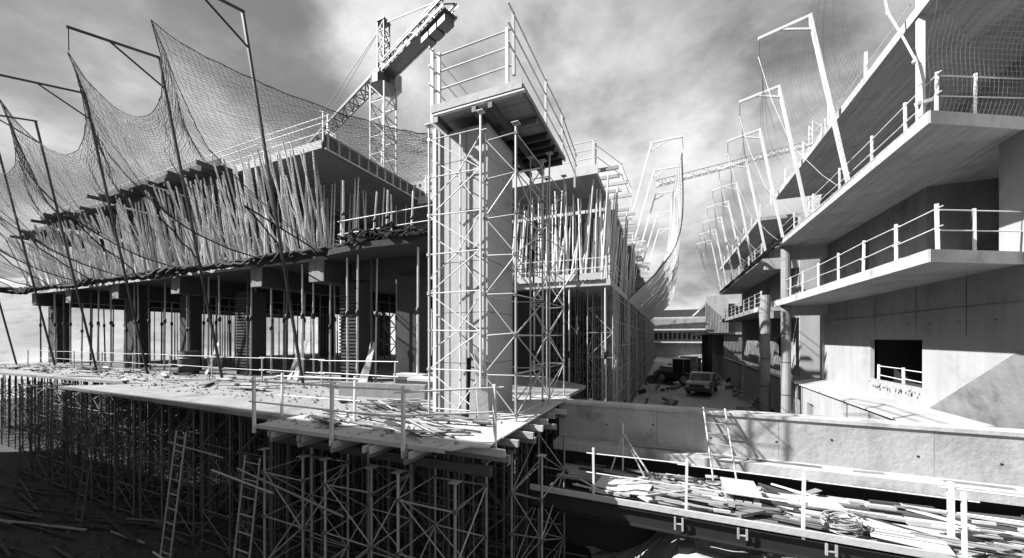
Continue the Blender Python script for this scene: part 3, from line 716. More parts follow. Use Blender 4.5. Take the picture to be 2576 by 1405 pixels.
# ------------------------------------------------------------------ right building
def wall_grid(mb, X, th, ys, zs, holes):
    """wall in the plane x = X (thickness th towards +x) with rectangular openings, built from clean bands"""
    Y = sorted(set(ys + [h[0] for h in holes] + [h[1] for h in holes])); Z = sorted(set(zs + [h[2] for h in holes] + [h[3] for h in holes]))
    for a, b in zip(Y[:-1], Y[1:]):
        for c, d in zip(Z[:-1], Z[1:]):
            my, mz = (a+b)/2, (c+d)/2
            if any(h[0] < my < h[1] and h[2] < mz < h[3] for h in holes): continue
            mb.box(X, X + th, a, b, c, d)
    return mb
def right_building():
    t = thing('concrete_building', (8, 16, -1), 'long concrete building with cantilevered slabs on the right', 'building')
    ZL, ZU, ZT = 3.43, 6.34, 8.9
    def slab(y0, y1, z, th=.24, slant=True, x0=5.05):
        poly = [(x0, y0), (x0, y1), (14, y1), (14, y0 + (4.6 if slant else 0)), (7.13, y0 + (1.15 if slant else 0))]
        o = mk('floor_slab', MB().prism(poly[::-1], z, z + th), 'concrete_soffit', t)
        bar('slab_upstand', (x0 - .012, y0 - .01, z + th*.5 + .002), (x0 - .012, y1, z + th*.5 + .002), .02, th + .03, 'slab_edge', o)
        if slant: bar('slab_upstand', (x0, y0 - .012, z + th*.5 + .002), (14, y0 + 4.95, z + th*.5 + .002), .02, th + .03, 'slab_edge', o)
        return o
    for y0, y1, sl in ((10.5, 22.6, True), (26.2, 44.0, False)):
        slab(y0, y1, ZL, slant=sl); slab(y0, y1, ZU, slant=sl); slab(y0 - (.3 if sl else 0), y1, ZT, .2, sl)
    # ground storey wall, near end folded under where a cast shadow would lie
    holes = [(15.1, 18.2, .28, 1.76)]
    m = MB(); wall_grid(m, 7.1, .12, [15.1, 19.6, 22.6], [-.44, 1.9, ZL - .003], holes)
    m.add([(7.1,15.1,-.44),(7.1,15.1,1.76),(7.1,11.4,1.76)], [(0,1,2)])
    m.add([(7.1,11.4,1.76),(7.1,15.1,1.76),(7.1,15.1,ZL-.003),(7.1,8.6,ZL-.003)], [(0,1,2,3)])
    gw = mk('ground_wall', m, 'concrete_white', t)
    # darker folded-under flank, its shape and colour stand in for the cast shadow
    k = .30
    def fl(y, z): # point on flank plane: recedes with depth below the fold line
        zf = -.44 + (15.1 - y) * (2.2 / 3.7); return (7.1 + max(0, zf - z) * k, y, z)
    mk('shadow_flank', MB().add([fl(15.1,-.44), fl(11.4,1.76), fl(8.6,3.42), fl(8.6,-1.2), fl(11.4,-1.2), fl(15.1,-1.2)], [(0,1,4,5),(1,2,3,4)]), 'concrete', t)
    # shutter joints in the shaded upper band
    for y in (13.3, 15.4, 17.8, 20.2): box('joint', 7.088, 7.099, y, y + .012, 1.9, ZL - .01, 'concrete', gw)
    box('joint', 7.088, 7.099, 11.2, 22.5, 2.62, 2.63, 'concrete', gw)
    box('room_back', 9.5, 9.7, 13, 22, -.3, ZL - .01, 'concrete_shaded', t); box('room_floor', 7.46, 9.49, 13, 22, -.3, .1, 'concrete_shaded', t); box('room_side', 7.46, 9.49, 18.6, 18.8, .102, ZL - .01, 'concrete_shaded', t); box('room_side', 7.46, 9.49, 14.0, 14.2, .102, ZL - .01, 'concrete_shaded', t)
    for i in range(9):
        for z in (2.25,):
            y = 12.4 + i*1.15 + jit(.05)
            if (14.9 < y < 18.4 and z < 2) or z < -.44 + (15.6 - y)*.6: continue
            tube('tie_hole', (7.093, y, z), (7.102, y, z), .022, 'black_void', gw)
    # sloping apron and coping above the retaining wall
    m = MB(); m.add([(7.098,15.0,-.25),(7.098,23.5,-.25),(6.0,23.5,-.45),(6.0,12.4,-.45),(7.098,12.4,-.25)], [(4,0,1,2,3)])
    mk('apron', m, 'concrete_white', t)
    box('coping', 5.9, 6.05, 11.0, 60, -.50, -.44, 'slab_edge', t)
    m = MB(); wall_grid(m, 6.0, .3, [10.6, 60], [-4.1, -.56], [(20.4, 21.2, -2.9, -1.2), (22.2, 22.9, -2.9, -1.2)])
    mk('retaining_wall', m, 'concrete_board', t)
    box('shadow_gap', 6.05, 6.3, 10.65, 59.9, -.558, -.502, 'black_void', t)
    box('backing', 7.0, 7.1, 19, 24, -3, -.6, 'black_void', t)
    # first floor wall: recess behind the balcony rail, doorway
    m = MB(); wall_grid(m, 7.1, .3, [14.9, 22.6], [ZL + .245, ZU - .003], [(18.3, 19.0, ZL + .2, ZL + 2.2)]); mk('upper_wall', m, 'concrete', t)
    m = MB(); wall_grid(m, 7.1, .3, [9.5, 12.3], [ZL + .245, ZU - .003], []); mk('upper_wall', m, 'concrete_white', t)
    box('recess_wall', 8.6, 8.8, 12, 15.2, ZL + .245, ZU - .003, 'concrete', t)
    box('recess_cheek', 7.41, 8.59, 14.9, 15.1, ZL + .245, ZU - .003, 'concrete', t)
    box('recess_cheek', 7.41, 8.59, 12.1, 12.29, ZL + .245, ZU - .003, 'concrete', t)
    box('recess_doorway', 8.55, 8.598, 12.3, 12.85, ZL + .245, ZL + 1.3, 'black_void', t)
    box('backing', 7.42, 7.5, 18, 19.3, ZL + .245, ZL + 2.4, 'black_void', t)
    # top floor wall set back behind the net
    m = MB(); wall_grid(m, 8.2, .3, [13.0, 22.6], [ZU + .245, ZT - .003], []); mk('top_wall', m, 'concrete', t)
    box('top_wall', 7.3, 7.6, 9.3, 11.6, ZU + .245, ZT - .2, 'concrete_white', t)
    # far end returns, white
    for z0, z1 in ((ZU - .62, ZU - .003), (ZL - .5, ZL - .003)):
        box('end_beam', 5.5, 7.09, 22.2, 22.55, z0, z1, 'concrete_white', t)
    mk('end_bracket', MB().prism([(7.0,22.62),(7.6,22.62),(7.6,22.9),(7.0,22.9)], -.44, ZT), 'concrete_white', t)
    # second block further up the lane
    for z0, z1, m_ in ((-.44, ZL - .003, 'concrete_white'), (ZL + .245, ZU - .003, 'concrete'), (ZU + .245, ZT - .003, 'concrete')):
        mm = MB(); wall_grid(mm, 7.0, .3, [26.2, 44.0], [z0, z1], [(28.6, 31.6, .5, 1.8), (36, 37, .5, 1.8)] if z0 < 0 else [(33, 34.2, z0 + .01, z0 + 2)])
        mk('wall', mm, m_, t)
        box('end_wall', 7.0, 13, 25.9, 26.19, z0, z1, 'concrete_white', t)
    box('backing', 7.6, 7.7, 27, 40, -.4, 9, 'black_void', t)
    for z in (ZL, ZU): box('end_beam', 5.3, 7.0, 26.0, 26.18, z - .45, z - .004, 'concrete_white', t)
    # round columns wrapped in boards that carry the slab ends from the lane
    for i, (x, y, r, z1, lab) in enumerate([(5.35, 21.9, .21, ZU, 'pale round column under the slab end, nearer of the two'), (5.2, 25.4, .27, 4.3, 'pale wrapped round column standing free, farther of the two')]):
        c = thing('round_column', (x, y, -2.9), lab, 'column')
        b = MB(); nseg = 14
        for k in range(nseg):
            za = -3.0 + (z1 + 3.0)*k/nseg; zb = -3.0 + (z1 + 3.0)*(k+1)/nseg
            b.tube((x + .03*math.sin(k*2.0)*(i), y, za), (x + .03*math.sin((k+1)*2.0)*(i), y, zb), r, 14, r, cap=k in (0, nseg-1))
        mk('shaft', b, 'concrete', c, smooth=False)
        for z in (-1.0, .6, 2.0): tube('strap', (x, y, z), (x, y, z + .04), r + .012, 'steel_dull', c, shape='tube12')
    # third, far block with the white boarded end
    t3 = thing('concrete_building', (8, 55, -3), 'far block on the right of the lane with a white boarded end', 'building')
    box('boarded_end', 4.2, 6.6, 50.0, 50.3, 2.4, 6.9, 'concrete_white', t3)
    for z in (2.2, 5.6): box('floor_slab', 4.1, 14, 50.4, 74, z, z + .3, 'slab_edge', t3)
    box('wall', 6.2, 13, 50.6, 74, -3, 2.19, 'concrete', t3); box('wall', 6.6, 13, 51, 74, 2.51, 5.59, 'concrete', t3)
    for y in (51, 54.5, 58): tube('column', (4.7, y, -3), (4.7, y, 2.19), .3, 'concrete_shaded', t3, shape='tube12')
    # railings
    ys = [(5.3, 10.75), (5.3, 12.3), (5.3, 14.0), (5.3, 15.7), (5.3, 17.5), (5.3, 19.3), (5.3, 21.0), (5.3, 22.4)]
    guard_rail('guard_rail', [(x, y, ZL + .24) for x, y in ys], 1.02, (.5, .93), 'white railing along the lower cantilevered slab on the right', r=.026, rr=.013)
    guard_rail('guard_rail', [(x + .0, y, ZU + .24) for x, y in [(5.3, 10.8), (5.3, 11.9), (5.3, 13.5), (5.3, 15.6), (5.3, 18), (5.3, 20.4), (5.3, 22.4)]], .95, (.5, .9), 'railing along the upper cantilevered slab behind the net', r=.024, rr=.014)
    guard_rail('guard_rail', [(6.1, 11.2, ZU + .24), (9.2, 12.7, ZU + .24)], .95, (.5, .95), 'railing on the slanted near edge of the upper slab', r=.022, rr=.014, ext=.8)
    guard_rail('guard_rail', [(6.1, 11.2, ZL + .24), (9.2, 12.7, ZL + .24)], .95, (.5, .95), 'railing on the slanted near edge of the lower slab', r=.022, rr=.014, ext=.8)
    guard_rail('guard_rail', [(5.2, 11 + i*2.6, ZT + .2) for i in range(13)], .9, (.55,), 'row of short white posts on the top slab of the right building', r=.03, rr=.01)
    guard_rail('guard_rail', [(5.25, 26.5 + i*1.9, ZL + .24) for i in range(10)], 1.0, (.33, .66, .95), 'fine white railing on the lower slab of the second right block', r=.03, rr=.018)
    guard_rail('guard_rail', [(5.25, 26.5 + i*1.9, ZU + .24) for i in range(10)], 1.0, (.33, .66, .95), 'fine white railing on the upper slab of the second right block', r=.035, rr=.02)
    guard_rail('guard_rail', [(7.3, 15.2, .1), (7.3, 16.5, .1), (7.3, 18.1, .1)], .72, (.45, .9), 'small white railing across the dark window opening', r=.03, rr=.018, ext=0)
    b = MB(); random.seed(6)
    for i in range(120):
        p = V(random.uniform(6.9, 7.5), random.uniform(15.2, 18.1), .14 + random.random()*.08); s = random.uniform(.02, .06)
        b.add([p+V(-s,-s,-s), p+V(s,-s*.7,-s), p+V(s*.6,s,-s), p+V(-s*.7,s*.8,-s), p+V(jit(s), jit(s), s)], [(3,2,1,0),(0,1,4),(1,2,4),(2,3,4),(3,0,4)])
    mk('rubble', b, 'slab_edge', None, 'pale rubble heaped on the sill of the window opening', 'rubble', kind='stuff')
    # litter on the lower balcony
    for i, (y, l) in enumerate([(11.6, .9), (12.9, 1.1), (13.5, .7)]):
        bar('loose_board', (5.8, y, ZL + .29 + .05*i), (6.3, y + l, ZL + .30 + .2*i), .2, .03, 'timber', None, ['board lying near the corner of the lower right slab', 'tilted board behind the lower right railing', 'short board behind the lower right railing farther in'][i], 'board')
right_building()

def right_nets():
    Y = [10.95, 14.6, 18.2, 21.6, 25.0, 28.4, 32.0, 36, 40, 44]
    names = ['nearest', 'second', 'third', 'fourth', 'fifth', 'sixth', 'seventh', 'eighth', 'ninth', 'farthest']
    for i, y in enumerate(Y):
        if i == 0:
            t = thing('net_post', (5.12, y, 6.6), 'nearest white net post, upright at the corner of the upper slab', 'net post', 'white net posts of the right building')
            bar('post', (5.12, y, 6.6), (5.12, y, 12.6), .11, .11, 'steel_white', t); bar('arm', (5.12, y, 12.55), (3.0, y, 12.2), .09, .09, 'steel_white', t)
            b = MB()
            pts = [V(4.35, 11.05, 12.5), V(4.5, 11.1, 10.2), V(4.62, 11.05, 9.25), V(4.78, 10.9, 8.6), V(5.0, 10.85, 7.9), V(5.08, 10.85, 7.4), V(5.1, 10.86, 6.7)]
            b.path(pts, .02, 5)
            for p in pts[1:]: b.tube(p + V(jit(.05), 0, -.04), p + V(jit(.05), .02, .04), .036, 5)
            mk('knotted_rope', b, 'net_white', t)
            bar('clamp', (5.0, y - .1, 6.95), (5.3, y - .02, 7.02), .07, .07, 'steel_white', t)
        else:
            gallows('net_post', (5.18, y, 6.58), (4.2, y, 12.2), (2.8, y, 11.9), 'steel_white', names[i] + ' white leaning gallows post on the right building', 'white net posts of the right building', .10, .2)
    t = thing('safety_net', (5.1, 25, 6.7), 'fine safety net hung from white gallows posts on the right building', 'net')
    P = []
    for k in range(len(Y) - 1):
        n = int((Y[k+1] - Y[k]) / .13)
        for i in range(n + (1 if k == len(Y) - 2 else 0)):
            s = i / n; y = Y[k] + (Y[k+1] - Y[k]) * s; sag = .8 * 4*s*(1-s)
            top = V(2.85 + sag*.4 + (.9 if k == 0 else 0)*(1-s), y, 11.4 - sag + (.9 if k == 0 else 0)*(1-s)); bot = V(5.0, y, 6.55); row = []; m = 52
            for j in range(m + 1):
                v = j / m; p = top.lerp(bot, v); p += V(-1, 0, -.55) * (.55 * math.sin(math.pi * v))
                p += V(.35*fold(y*.5, v*3, k)*math.sin(math.pi*v), jit(.012), jit(.012)); row.append(p)
            P.append(row)
    mk('mesh_cords', net_mesh(P, .0017), 'net_grey', t, kind='stuff')
    # near piece, round the corner of the slanted edge
    P = []
    for i in range(50):
        s = i / 49; a = V(4.9 + 4.8*s, 10.75 + 2.3*s, 12.5); b_ = V(5.15 + 4.6*s, 10.9 + 2.25*s, 6.62)
        P.append([a.lerp(b_, j/56) + V(.05*math.sin(j*.4), -.5*math.sin(math.pi*j/56), 0) for j in range(57)])
    mk('mesh_cords', net_mesh(P, .0036), 'net_pale', t, kind='stuff')
    for y in Y[1:]:
        mk('hanging_rope', MB().path([V(2.8, y, 11.3), V(3.2, y + .1, 9.8), V(3.8, y + .25, 8.2), V(4.6, y + .25, 7.1), V(5.05, y + .2, 6.6)], .009, 5), 'net_white' , t)
    b = MB(); random.seed(9)
    for s in range(7):
        pts = [V(5.0 + .06*math.sin(y_*1.3 + s), y_, 6.52 + .09*math.sin(y_*2.1 + s*2) ) for y_ in [14.8 + i*.35 for i in range(84)]]
        b.path([p for p in pts if p.y > 21.0], .035, 5)
    mk('bundled_hem', b, 'net_black', t)
right_nets()

# ------------------------------------------------------------------ building left of the lane (behind the pier)
def lane_building():
    t = thing('concrete_building', (-6, 30, -2.9), 'propped concrete frame lining the left of the lane behind the pier', 'building')
    box('floor_slab', -13.0, -2.4, 17.0, 78, 4.22, 4.50, 'slab_edge', t)
    box('wall', -9.5, -6.0, 17.6, 18.0, -2.9, 4.2, 'concrete_shaded', t); box('back_wall', -12.9, -12.6, 18.1, 78, -2.9, 4.2, 'concrete_shaded', t)
    box('back_wall', -12.0, -11.7, 19, 78, 4.51, 9.2, 'concrete_shaded', t)
    box('cross_wall', -11.69, -5.5, 30, 30.3, 4.51, 9.2, 'concrete', t)
    box('cross_wall', -12.5, -4.0, 34, 34.3, -2.9, 4.2, 'concrete_shaded', t)
    for i in range(12):
        y0 = 17.0 + i * 4.6; xe = -3.05 + (.25 if i % 2 else 0) - (.1 if i > 3 else 0); z = 9.35 - .1*(i % 2) - (.35 if i in (1, 2) else 0)
        box('roof_panel', -13.0, xe, y0, y0 + 4.55, z, z + .28, 'concrete_soffit' if i == 0 else 'timber_grey', t)
        for k in range(5):
            y = y0 + .4 + k*.92
            bar('joist', (xe - 1.5, y, z + .33 ), (xe + random.uniform(.7, 1.25), y, z + .33), .10, .16, 'timber', t)
            if k % 2: bar('joist', (xe - 1.5, y + .4, z + .48), (xe + random.uniform(.4, 1.1), y + .4, z + .48), .10, .12, 'timber', t)
    box('edge_board', -13.0, -2.95, 16.92, 16.97, 9.36, 9.78, 'plywood', t)
    for k in range(6):
        bar('toe_board', (-9.3 + k*1.1, 16.9, 4.66), (-8.3 + k*1.1, 16.9, 4.66), .03, .3, 'plywood', t)
    random.seed(4); rear = []
    for j, x in enumerate((-2.7, -3.5, -4.6, -6.0, -7.6, -9.4)):
        for i in range(14 if j < 3 else 9):
            y = 17.35 + i * (1.15 + .1*j) + jit(.2)
            if j > 2: rear.append(((x, y, 4.51), (x + jit(.12), y + jit(.2), 8.95))); continue
            prop(x + jit(.15), y, 4.5, 9.0 if (y - 17) // 4.6 in (1, 2) else 9.24, (.35 + jit(.15) if j < 2 else jit(.12), jit(.25)), 'steel_galv' if (i + j) % 2 else 'steel_white',
                 'steel prop on the upper floor of the propped frame by the lane', 'upper props of the lane building', False)
    for i in range(110):
        x = random.uniform(-8.5, -2.6); y = random.uniform(17.2, 19.5) if i % 2 else random.uniform(17.2, 34); rear.append(((x, y, 4.51), (x + random.uniform(-.1, .5), y + jit(.3), random.choice((7.6, 8.4, 8.9, 8.9)))))
    rear_props('rear_props', rear, 'prop_paint', 'rows of props deep inside the upper floor beside the lane')
    lab = 'tall white prop under the front slab of the propped frame'
    for x in (-6.1, -4.35, -2.62): prop(x, 17.1, -2.9, 4.21, (jit(.05), 0), 'steel_white', lab, 'tall white props under the lane building front')
    for j, x in enumerate((-3.6, -5.3, -7.0)):
        for i in range(13):
            y = 17.8 + i * 2.3
            frame_tower('shoring_tower', x, x + 1.2, y, y + 1.3, -2.9, 4.2, 1.2, 'steel_dull' if (i + j) % 3 else 'steel_galv', 'shoring tower packed under the propped frame beside the lane', 'shoring towers beside the lane', .03, False, False)
    tube('scaffold_tube', (-3.92, 16.8, 5.07), (-5.0, 16.8, 3.52), .035, 'steel_white', None, 'white pole hanging diagonally from the front slab of the propped frame', 'tube')
    # close packed scaffold along the lane face, boards only far up
    b = MB(); random.seed(23)
    for i in range(120):
        y = 18.2 + i*.46 + jit(.08)
        for x in (-2.42, -3.0):
            b.tube((x + jit(.05), y, -2.9), (x + jit(.05), y + jit(.1), 4.2), .026, 4, cap=False)
        if i % 2 == 0:
            z = random.uniform(-2.6, 2.6); b.tube((-2.38, y, z), (-2.38, y + 1.4, z + random.choice((-1.2, 1.2))), .02, 4, cap=False)
    for z in (-2.2, -1.0, .2, 1.4, 2.6, 3.8):
        b.tube((-2.37, 18, z), (-2.37, 74, z), .022, 4, cap=False)
    mk('scaffold_face', b, 'steel_galv', t, kind='stuff')
    for i in range(30):
        y = 36 + i * 1.35
        box('facing_board', -2.66, -2.62, y, y + 1.0 + jit(.2), -2.9, 4.0 + jit(.15), 'timber_grey', t)
    guard_rail('guard_rail', [(-8.5, 17.1, 4.5), (-5.6, 17.1, 4.5), (-2.6, 17.1, 4.5)], 1.1, (.5, .95), 'white guard rail on the front slab of the propped frame', rr=.02)
    guard_rail('guard_rail', [(-2.5, 17.3 + i*2.6, 4.5) for i in range(14)], 1.15, (.35, .65, .95), 'white guard rail receding along the lane on the propped frame', rr=.02)
    guard_rail('guard_rail', [(-12.6, 17.1, 9.7), (-9.4, 17.1, 9.7), (-6.2, 17.1, 9.7), (-3.2, 17.1, 9.7)], 1.3, (.36, .68, .98), 'white guard rail on the roof front of the propped frame', rr=.024)
    guard_rail('guard_rail', [(-3.1, 17.2, 9.7), (-2.2, 19.5, 9.6), (-2.0, 22.5, 9.5)], 1.2, (.5, .95), 'guard rail at the roof corner of the propped frame', rr=.02)
    # white net and gallows posts over the lane
    Y = [25.0, 29.0, 33.5, 38.5, 44.0, 50.0, 57.0]
    for i, y in enumerate(Y[:5]):
        gallows('net_post', (-2.3, y, 9.3), (-.95, y, 14.3 - .1*i), (.85, y, 14.3 - .1*i), 'steel_white', ['nearest', 'second', 'third', 'fourth', 'farthest'][i] + ' white gallows post over the left side of the lane', 'white net posts on the lane building', .12, .2)
    n = thing('safety_net', (-2.4, 35, 4.4), 'bright white safety net sweeping down into the lane like a sail', 'net')
    P = []
    for k in range(len(Y) - 1):
        m_ = int((Y[k+1] - Y[k]) / .16)
        for i in range(m_):
            s = i / m_; y = Y[k] + (Y[k+1]-Y[k])*s; sag = 2.6*4*s*(1-s)
            top = V(.8 - sag*.25, y, 13.3 - sag - .25*k); bot = V(-2.42, y, 4.3); row = []
            for j in range(49):
                v = j/48; p = top.lerp(bot, v); p += V(1, 0, -.6) * (1.35*math.sin(math.pi*v)**1.1*(1 - .35*4*s*(1-s))); p.x += .6*fold(y*.6, v*2, k)*math.sin(math.pi*v); row.append(p)
            P.append(row)
    mk('mesh_cords', net_mesh(P, .024), 'net_white', n, kind='stuff')
    b = MB().path(P[0][::2], .03, 5); mk('front_hem', b, 'net_black', n)
lane_building()

# ------------------------------------------------------------------ far end of the lane
def far_end():
    t = thing('concrete_building', (3, 96, -3), 'distant curved concrete building closing the end of the lane', 'building')
    N_ = 16
    def arc(i, r=0): 
        a = R(-28 + 56*i/N_); return (2.0 + (46 + r)*math.sin(a), 52 + (44 + r)*math.cos(a))
    for z0, z1, m, r in ((-2.9, .6, 'concrete', .5), (.9, 3.6, 'concrete', 1.2), (3.95, 6.4, 'concrete', 1.2), (6.75, 8.6, 'concrete_shaded', 1.8)):
        for i in range(N_):
            a, b_ = arc(i, r), arc(i+1, r); bar('wall_panel', (a[0], a[1], (z0+z1)/2), (b_[0], b_[1], (z0+z1)/2), .3, z1 - z0, m, t)
    for z in (.62, 3.65, 6.45):
        for i in range(N_):
            a, b_ = arc(i, -.6), arc(i+1, -.6); bar('slab_band', (a[0], a[1], z + .12), (b_[0], b_[1], z + .12), 1.6, .28, 'slab_edge', t)
    for i in range(44):
        f = i * N_ / 44 + .1; a, b_ = arc(f, .95), arc(f + .2, .95)
        bar('window', (a[0], a[1], 2.2), (b_[0], b_[1], 2.2), .14, 1.5, 'black_void', t)
    # rubble heaps on the left of the lane
    random.seed(14)
    for h in range(3):
        b = MB(); c = [(-.9, 44), (-.3, 52), (.4, 60)][h]
        for i in range(170):
            r = random.random()**.5; a = random.random()*6.28; p = V(c[0] + 1.3*r*math.cos(a), c[1] + 4*r*math.sin(a), -2.85 + (1-r)*.9*random.random()); s = random.uniform(.12, .35)
            b.add([p+V(-s,-s,-s*.5), p+V(s,-s*.7,-s*.5), p+V(s*.6,s,-s*.5), p+V(-s*.7,s*.8,-s*.5), p+V(jit(s), jit(s), s*.7)], [(3,2,1,0),(0,1,4),(1,2,4),(2,3,4),(3,0,4)])
        mk('rubble_heap', b, 'timber_dark', None, ['nearest', 'middle', 'farthest'][h] + ' dark rubble heap on the left of the lane', 'rubble')
far_end()
def lane_clutter():
    random.seed(17)
    for i in range(44):
        x = random.choice((random.uniform(-1.9, .6), random.uniform(4.6, 5.7))); y = random.uniform(24, 60); a = random.uniform(0, 3.1); l = random.uniform(.6, 2.2)
        bar('loose_board', (x, y, -2.78 + random.random()*.3), (x + .35*l*math.cos(a), y + l*math.sin(a), -2.78 + random.random()*.4), random.choice((.12, .25, .5)), random.choice((.06, .2, .35)), random.choice(('timber_dark', 'timber_grey', 'timber_grey', 'timber_dark')), None,
            'board or offcut lying along the edges of the lane', 'board', 'boards along the lane edges')
lane_clutter()

# ------------------------------------------------------------------ vehicles in the lane
def wheel(t, x, y, z, r, w):
    o = tube('wheel', (x - w/2, y, z), (x + w/2, y, z), r, 'rubber', t, shape='tube12')
    tube('rim', (x - w/2 - .015, y, z), (x + w/2 + .015, y, z), r*.55, 'chrome', o, shape='tube12')
def pickup(x, y, z, rz, lab, body='paint_light'):
    t = thing('pickup_truck', (0, 0, 0), lab, 'truck')
    # nose towards -y; built at origin then moved
    b = MB()
    prof = [(-2.3,.45),(-2.35,.95),(-2.2,1.08),(-1.0,1.16),(-.45,1.72),(.75,1.74),(1.0,1.15),(2.4,1.15),(2.42,.45)]
    n = len(prof); b.add([(-.88, p[0], p[1]) for p in prof] + [(.88, p[0], p[1]) for p in prof], [tuple(range(n)), tuple(range(2*n-1, n-1, -1))] + [(k, n+k, n+(k+1)%n, (k+1)%n) for k in range(n)])
    mk('body', b, body, t)
    mk('windscreen', MB().add([(-.74,-.98,1.2),(.74,-.98,1.2),(.68,-.50,1.67),(-.68,-.50,1.67)], [(0,1,2,3)]).add([(-.74,-.995,1.21),(.74,-.995,1.21),(.68,-.515,1.68),(-.68,-.515,1.68)], [(0,1,2,3)]), 'glass_dark', t)
    for s in (-1, 1): box('side_window', s*.885 - .006, s*.885 + .006, -.35, .7, 1.22, 1.6, 'glass_dark', t)
    box('grille', -.55, .55, -2.38, -2.34, .68, .92, 'paint_dark', t); box('bumper', -.92, .92, -2.47, -2.36, .38, .58, 'paint_dark', t)
    for s in (-1, 1):
        box('headlight', s*.72 - .13, s*.72 + .13, -2.385, -2.345, .70, .9, 'chrome', t); box('mirror', s*1.0 - .09, s*1.0 + .09, -.75, -.69, 1.2, 1.38, 'paint_dark', t)
        for yy in (-1.5, 1.45): wheel(t, s*.8, yy, .37, .37, .24)
    M = Matrix.Translation((x, y, z)) @ Matrix.Rotation(R(rz), 4, 'Z'); t.matrix_basis = M
pickup(2.75, 35.6, -2.92, -14, 'light pickup truck parked facing the camera in the lane')
def loader(x, y, z, rz, lab):
    t = thing('wheel_loader', (0, 0, 0), lab, 'loader')
    box('chassis', -.7, .7, -1.6, 2.0, .55, 1.15, 'paint_dark', t); box('engine_hood', -.62, .62, .5, 2.0, 1.152, 1.75, 'paint_light', t)
    c = box('cab', -.6, .6, -.7, .48, 1.152, 2.5, 'glass_dark', t); box('cab_roof', -.68, .68, -.8, .56, 2.502, 2.6, 'paint_light', c)
    for sx in (-1, 1):
        for yy in (-.7, .48): bar('cab_pillar', (sx*.61, yy, 1.15), (sx*.61, yy, 2.5), .07, .07, 'paint_light', c)
        for yy in (-1.1, 1.4): wheel(t, sx*.95, yy, .62, .62, .42)
        bar('lift_arm', (sx*.45, -.8, 1.2), (sx*.45, -2.5, .55), .12, .2, 'paint_light', t)
    mk('bucket', MB().add([(-1.1,-2.4,.2),(1.1,-2.4,.2),(1.1,-3.1,.15),(-1.1,-3.1,.15),(-1.1,-2.4,.95),(1.1,-2.4,.95)], [(0,1,2,3),(0,4,5,1),(0,3,4),(1,5,2)]), 'paint_dark', t)
    t.matrix_basis = Matrix.Translation((x, y, z)) @ Matrix.Rotation(R(rz), 4, 'Z')
loader(1.2, 41.5, -2.92, 55, 'wheel loader standing crosswise left of the pickup in the lane')
def dump_truck(x, y, z, rz, lab):
    t = thing('dump_truck', (0, 0, 0), lab, 'truck')
    box('chassis', -.9, .9, -2.8, 3.0, .6, .9, 'paint_dark', t)
    b = MB().prism([(-1.05,-3.0),(1.05,-3.0),(1.05,-1.3),(-1.05,-1.3)], .7, 1.55); mk('cab', b, 'paint_light', t)
    mk('cab_top', MB().add([(-1.03,-2.95,1.552),(1.03,-2.95,1.552),(1.03,-1.32,1.552),(-1.03,-1.32,1.552),(-.95,-2.7,2.45),(.95,-2.7,2.45),(.95,-1.35,2.45),(-.95,-1.35,2.45)], [(0,1,5,4),(1,2,6,5),(2,3,7,6),(3,0,4,7),(4,5,6,7)]), 'paint_light', t)
    mk('windscreen', MB().add([(-.85,-2.94,1.62),(.85,-2.94,1.62),(.8,-2.74,2.35),(-.8,-2.74,2.35)], [(0,1,2,3)]), 'glass_dark', t)
    mk('tipper', MB().add([(-1.1,-1.1,1.0),(1.1,-1.1,1.0),(1.1,3.1,1.0),(-1.1,3.1,1.0),(-1.2,-1.2,2.2),(1.2,-1.2,2.2),(1.2,3.2,2.0),(-1.2,3.2,2.0)], [(3,2,1,0),(0,1,5,4),(1,2,6,5),(2,3,7,6),(3,0,4,7)]), 'paint_dark', t)
    for sx in (-1, 1):
        box('headlight', sx*.75 - .14, sx*.75 + .14, -3.04, -3.0, .85, 1.05, 'chrome', t)
        for yy in (-2.1, 1.2, 2.3): wheel(t, sx*.95, yy, .5, .5, .32)
    box('bumper', -1.08, 1.08, -3.12, -3.005, .45, .72, 'paint_dark', t)
    t.matrix_basis = Matrix.Translation((x, y, z)) @ Matrix.Rotation(R(rz), 4, 'Z')
dump_truck(2.6, 52, -2.92, -6, 'dark tipper truck farther up the lane behind the pickup')

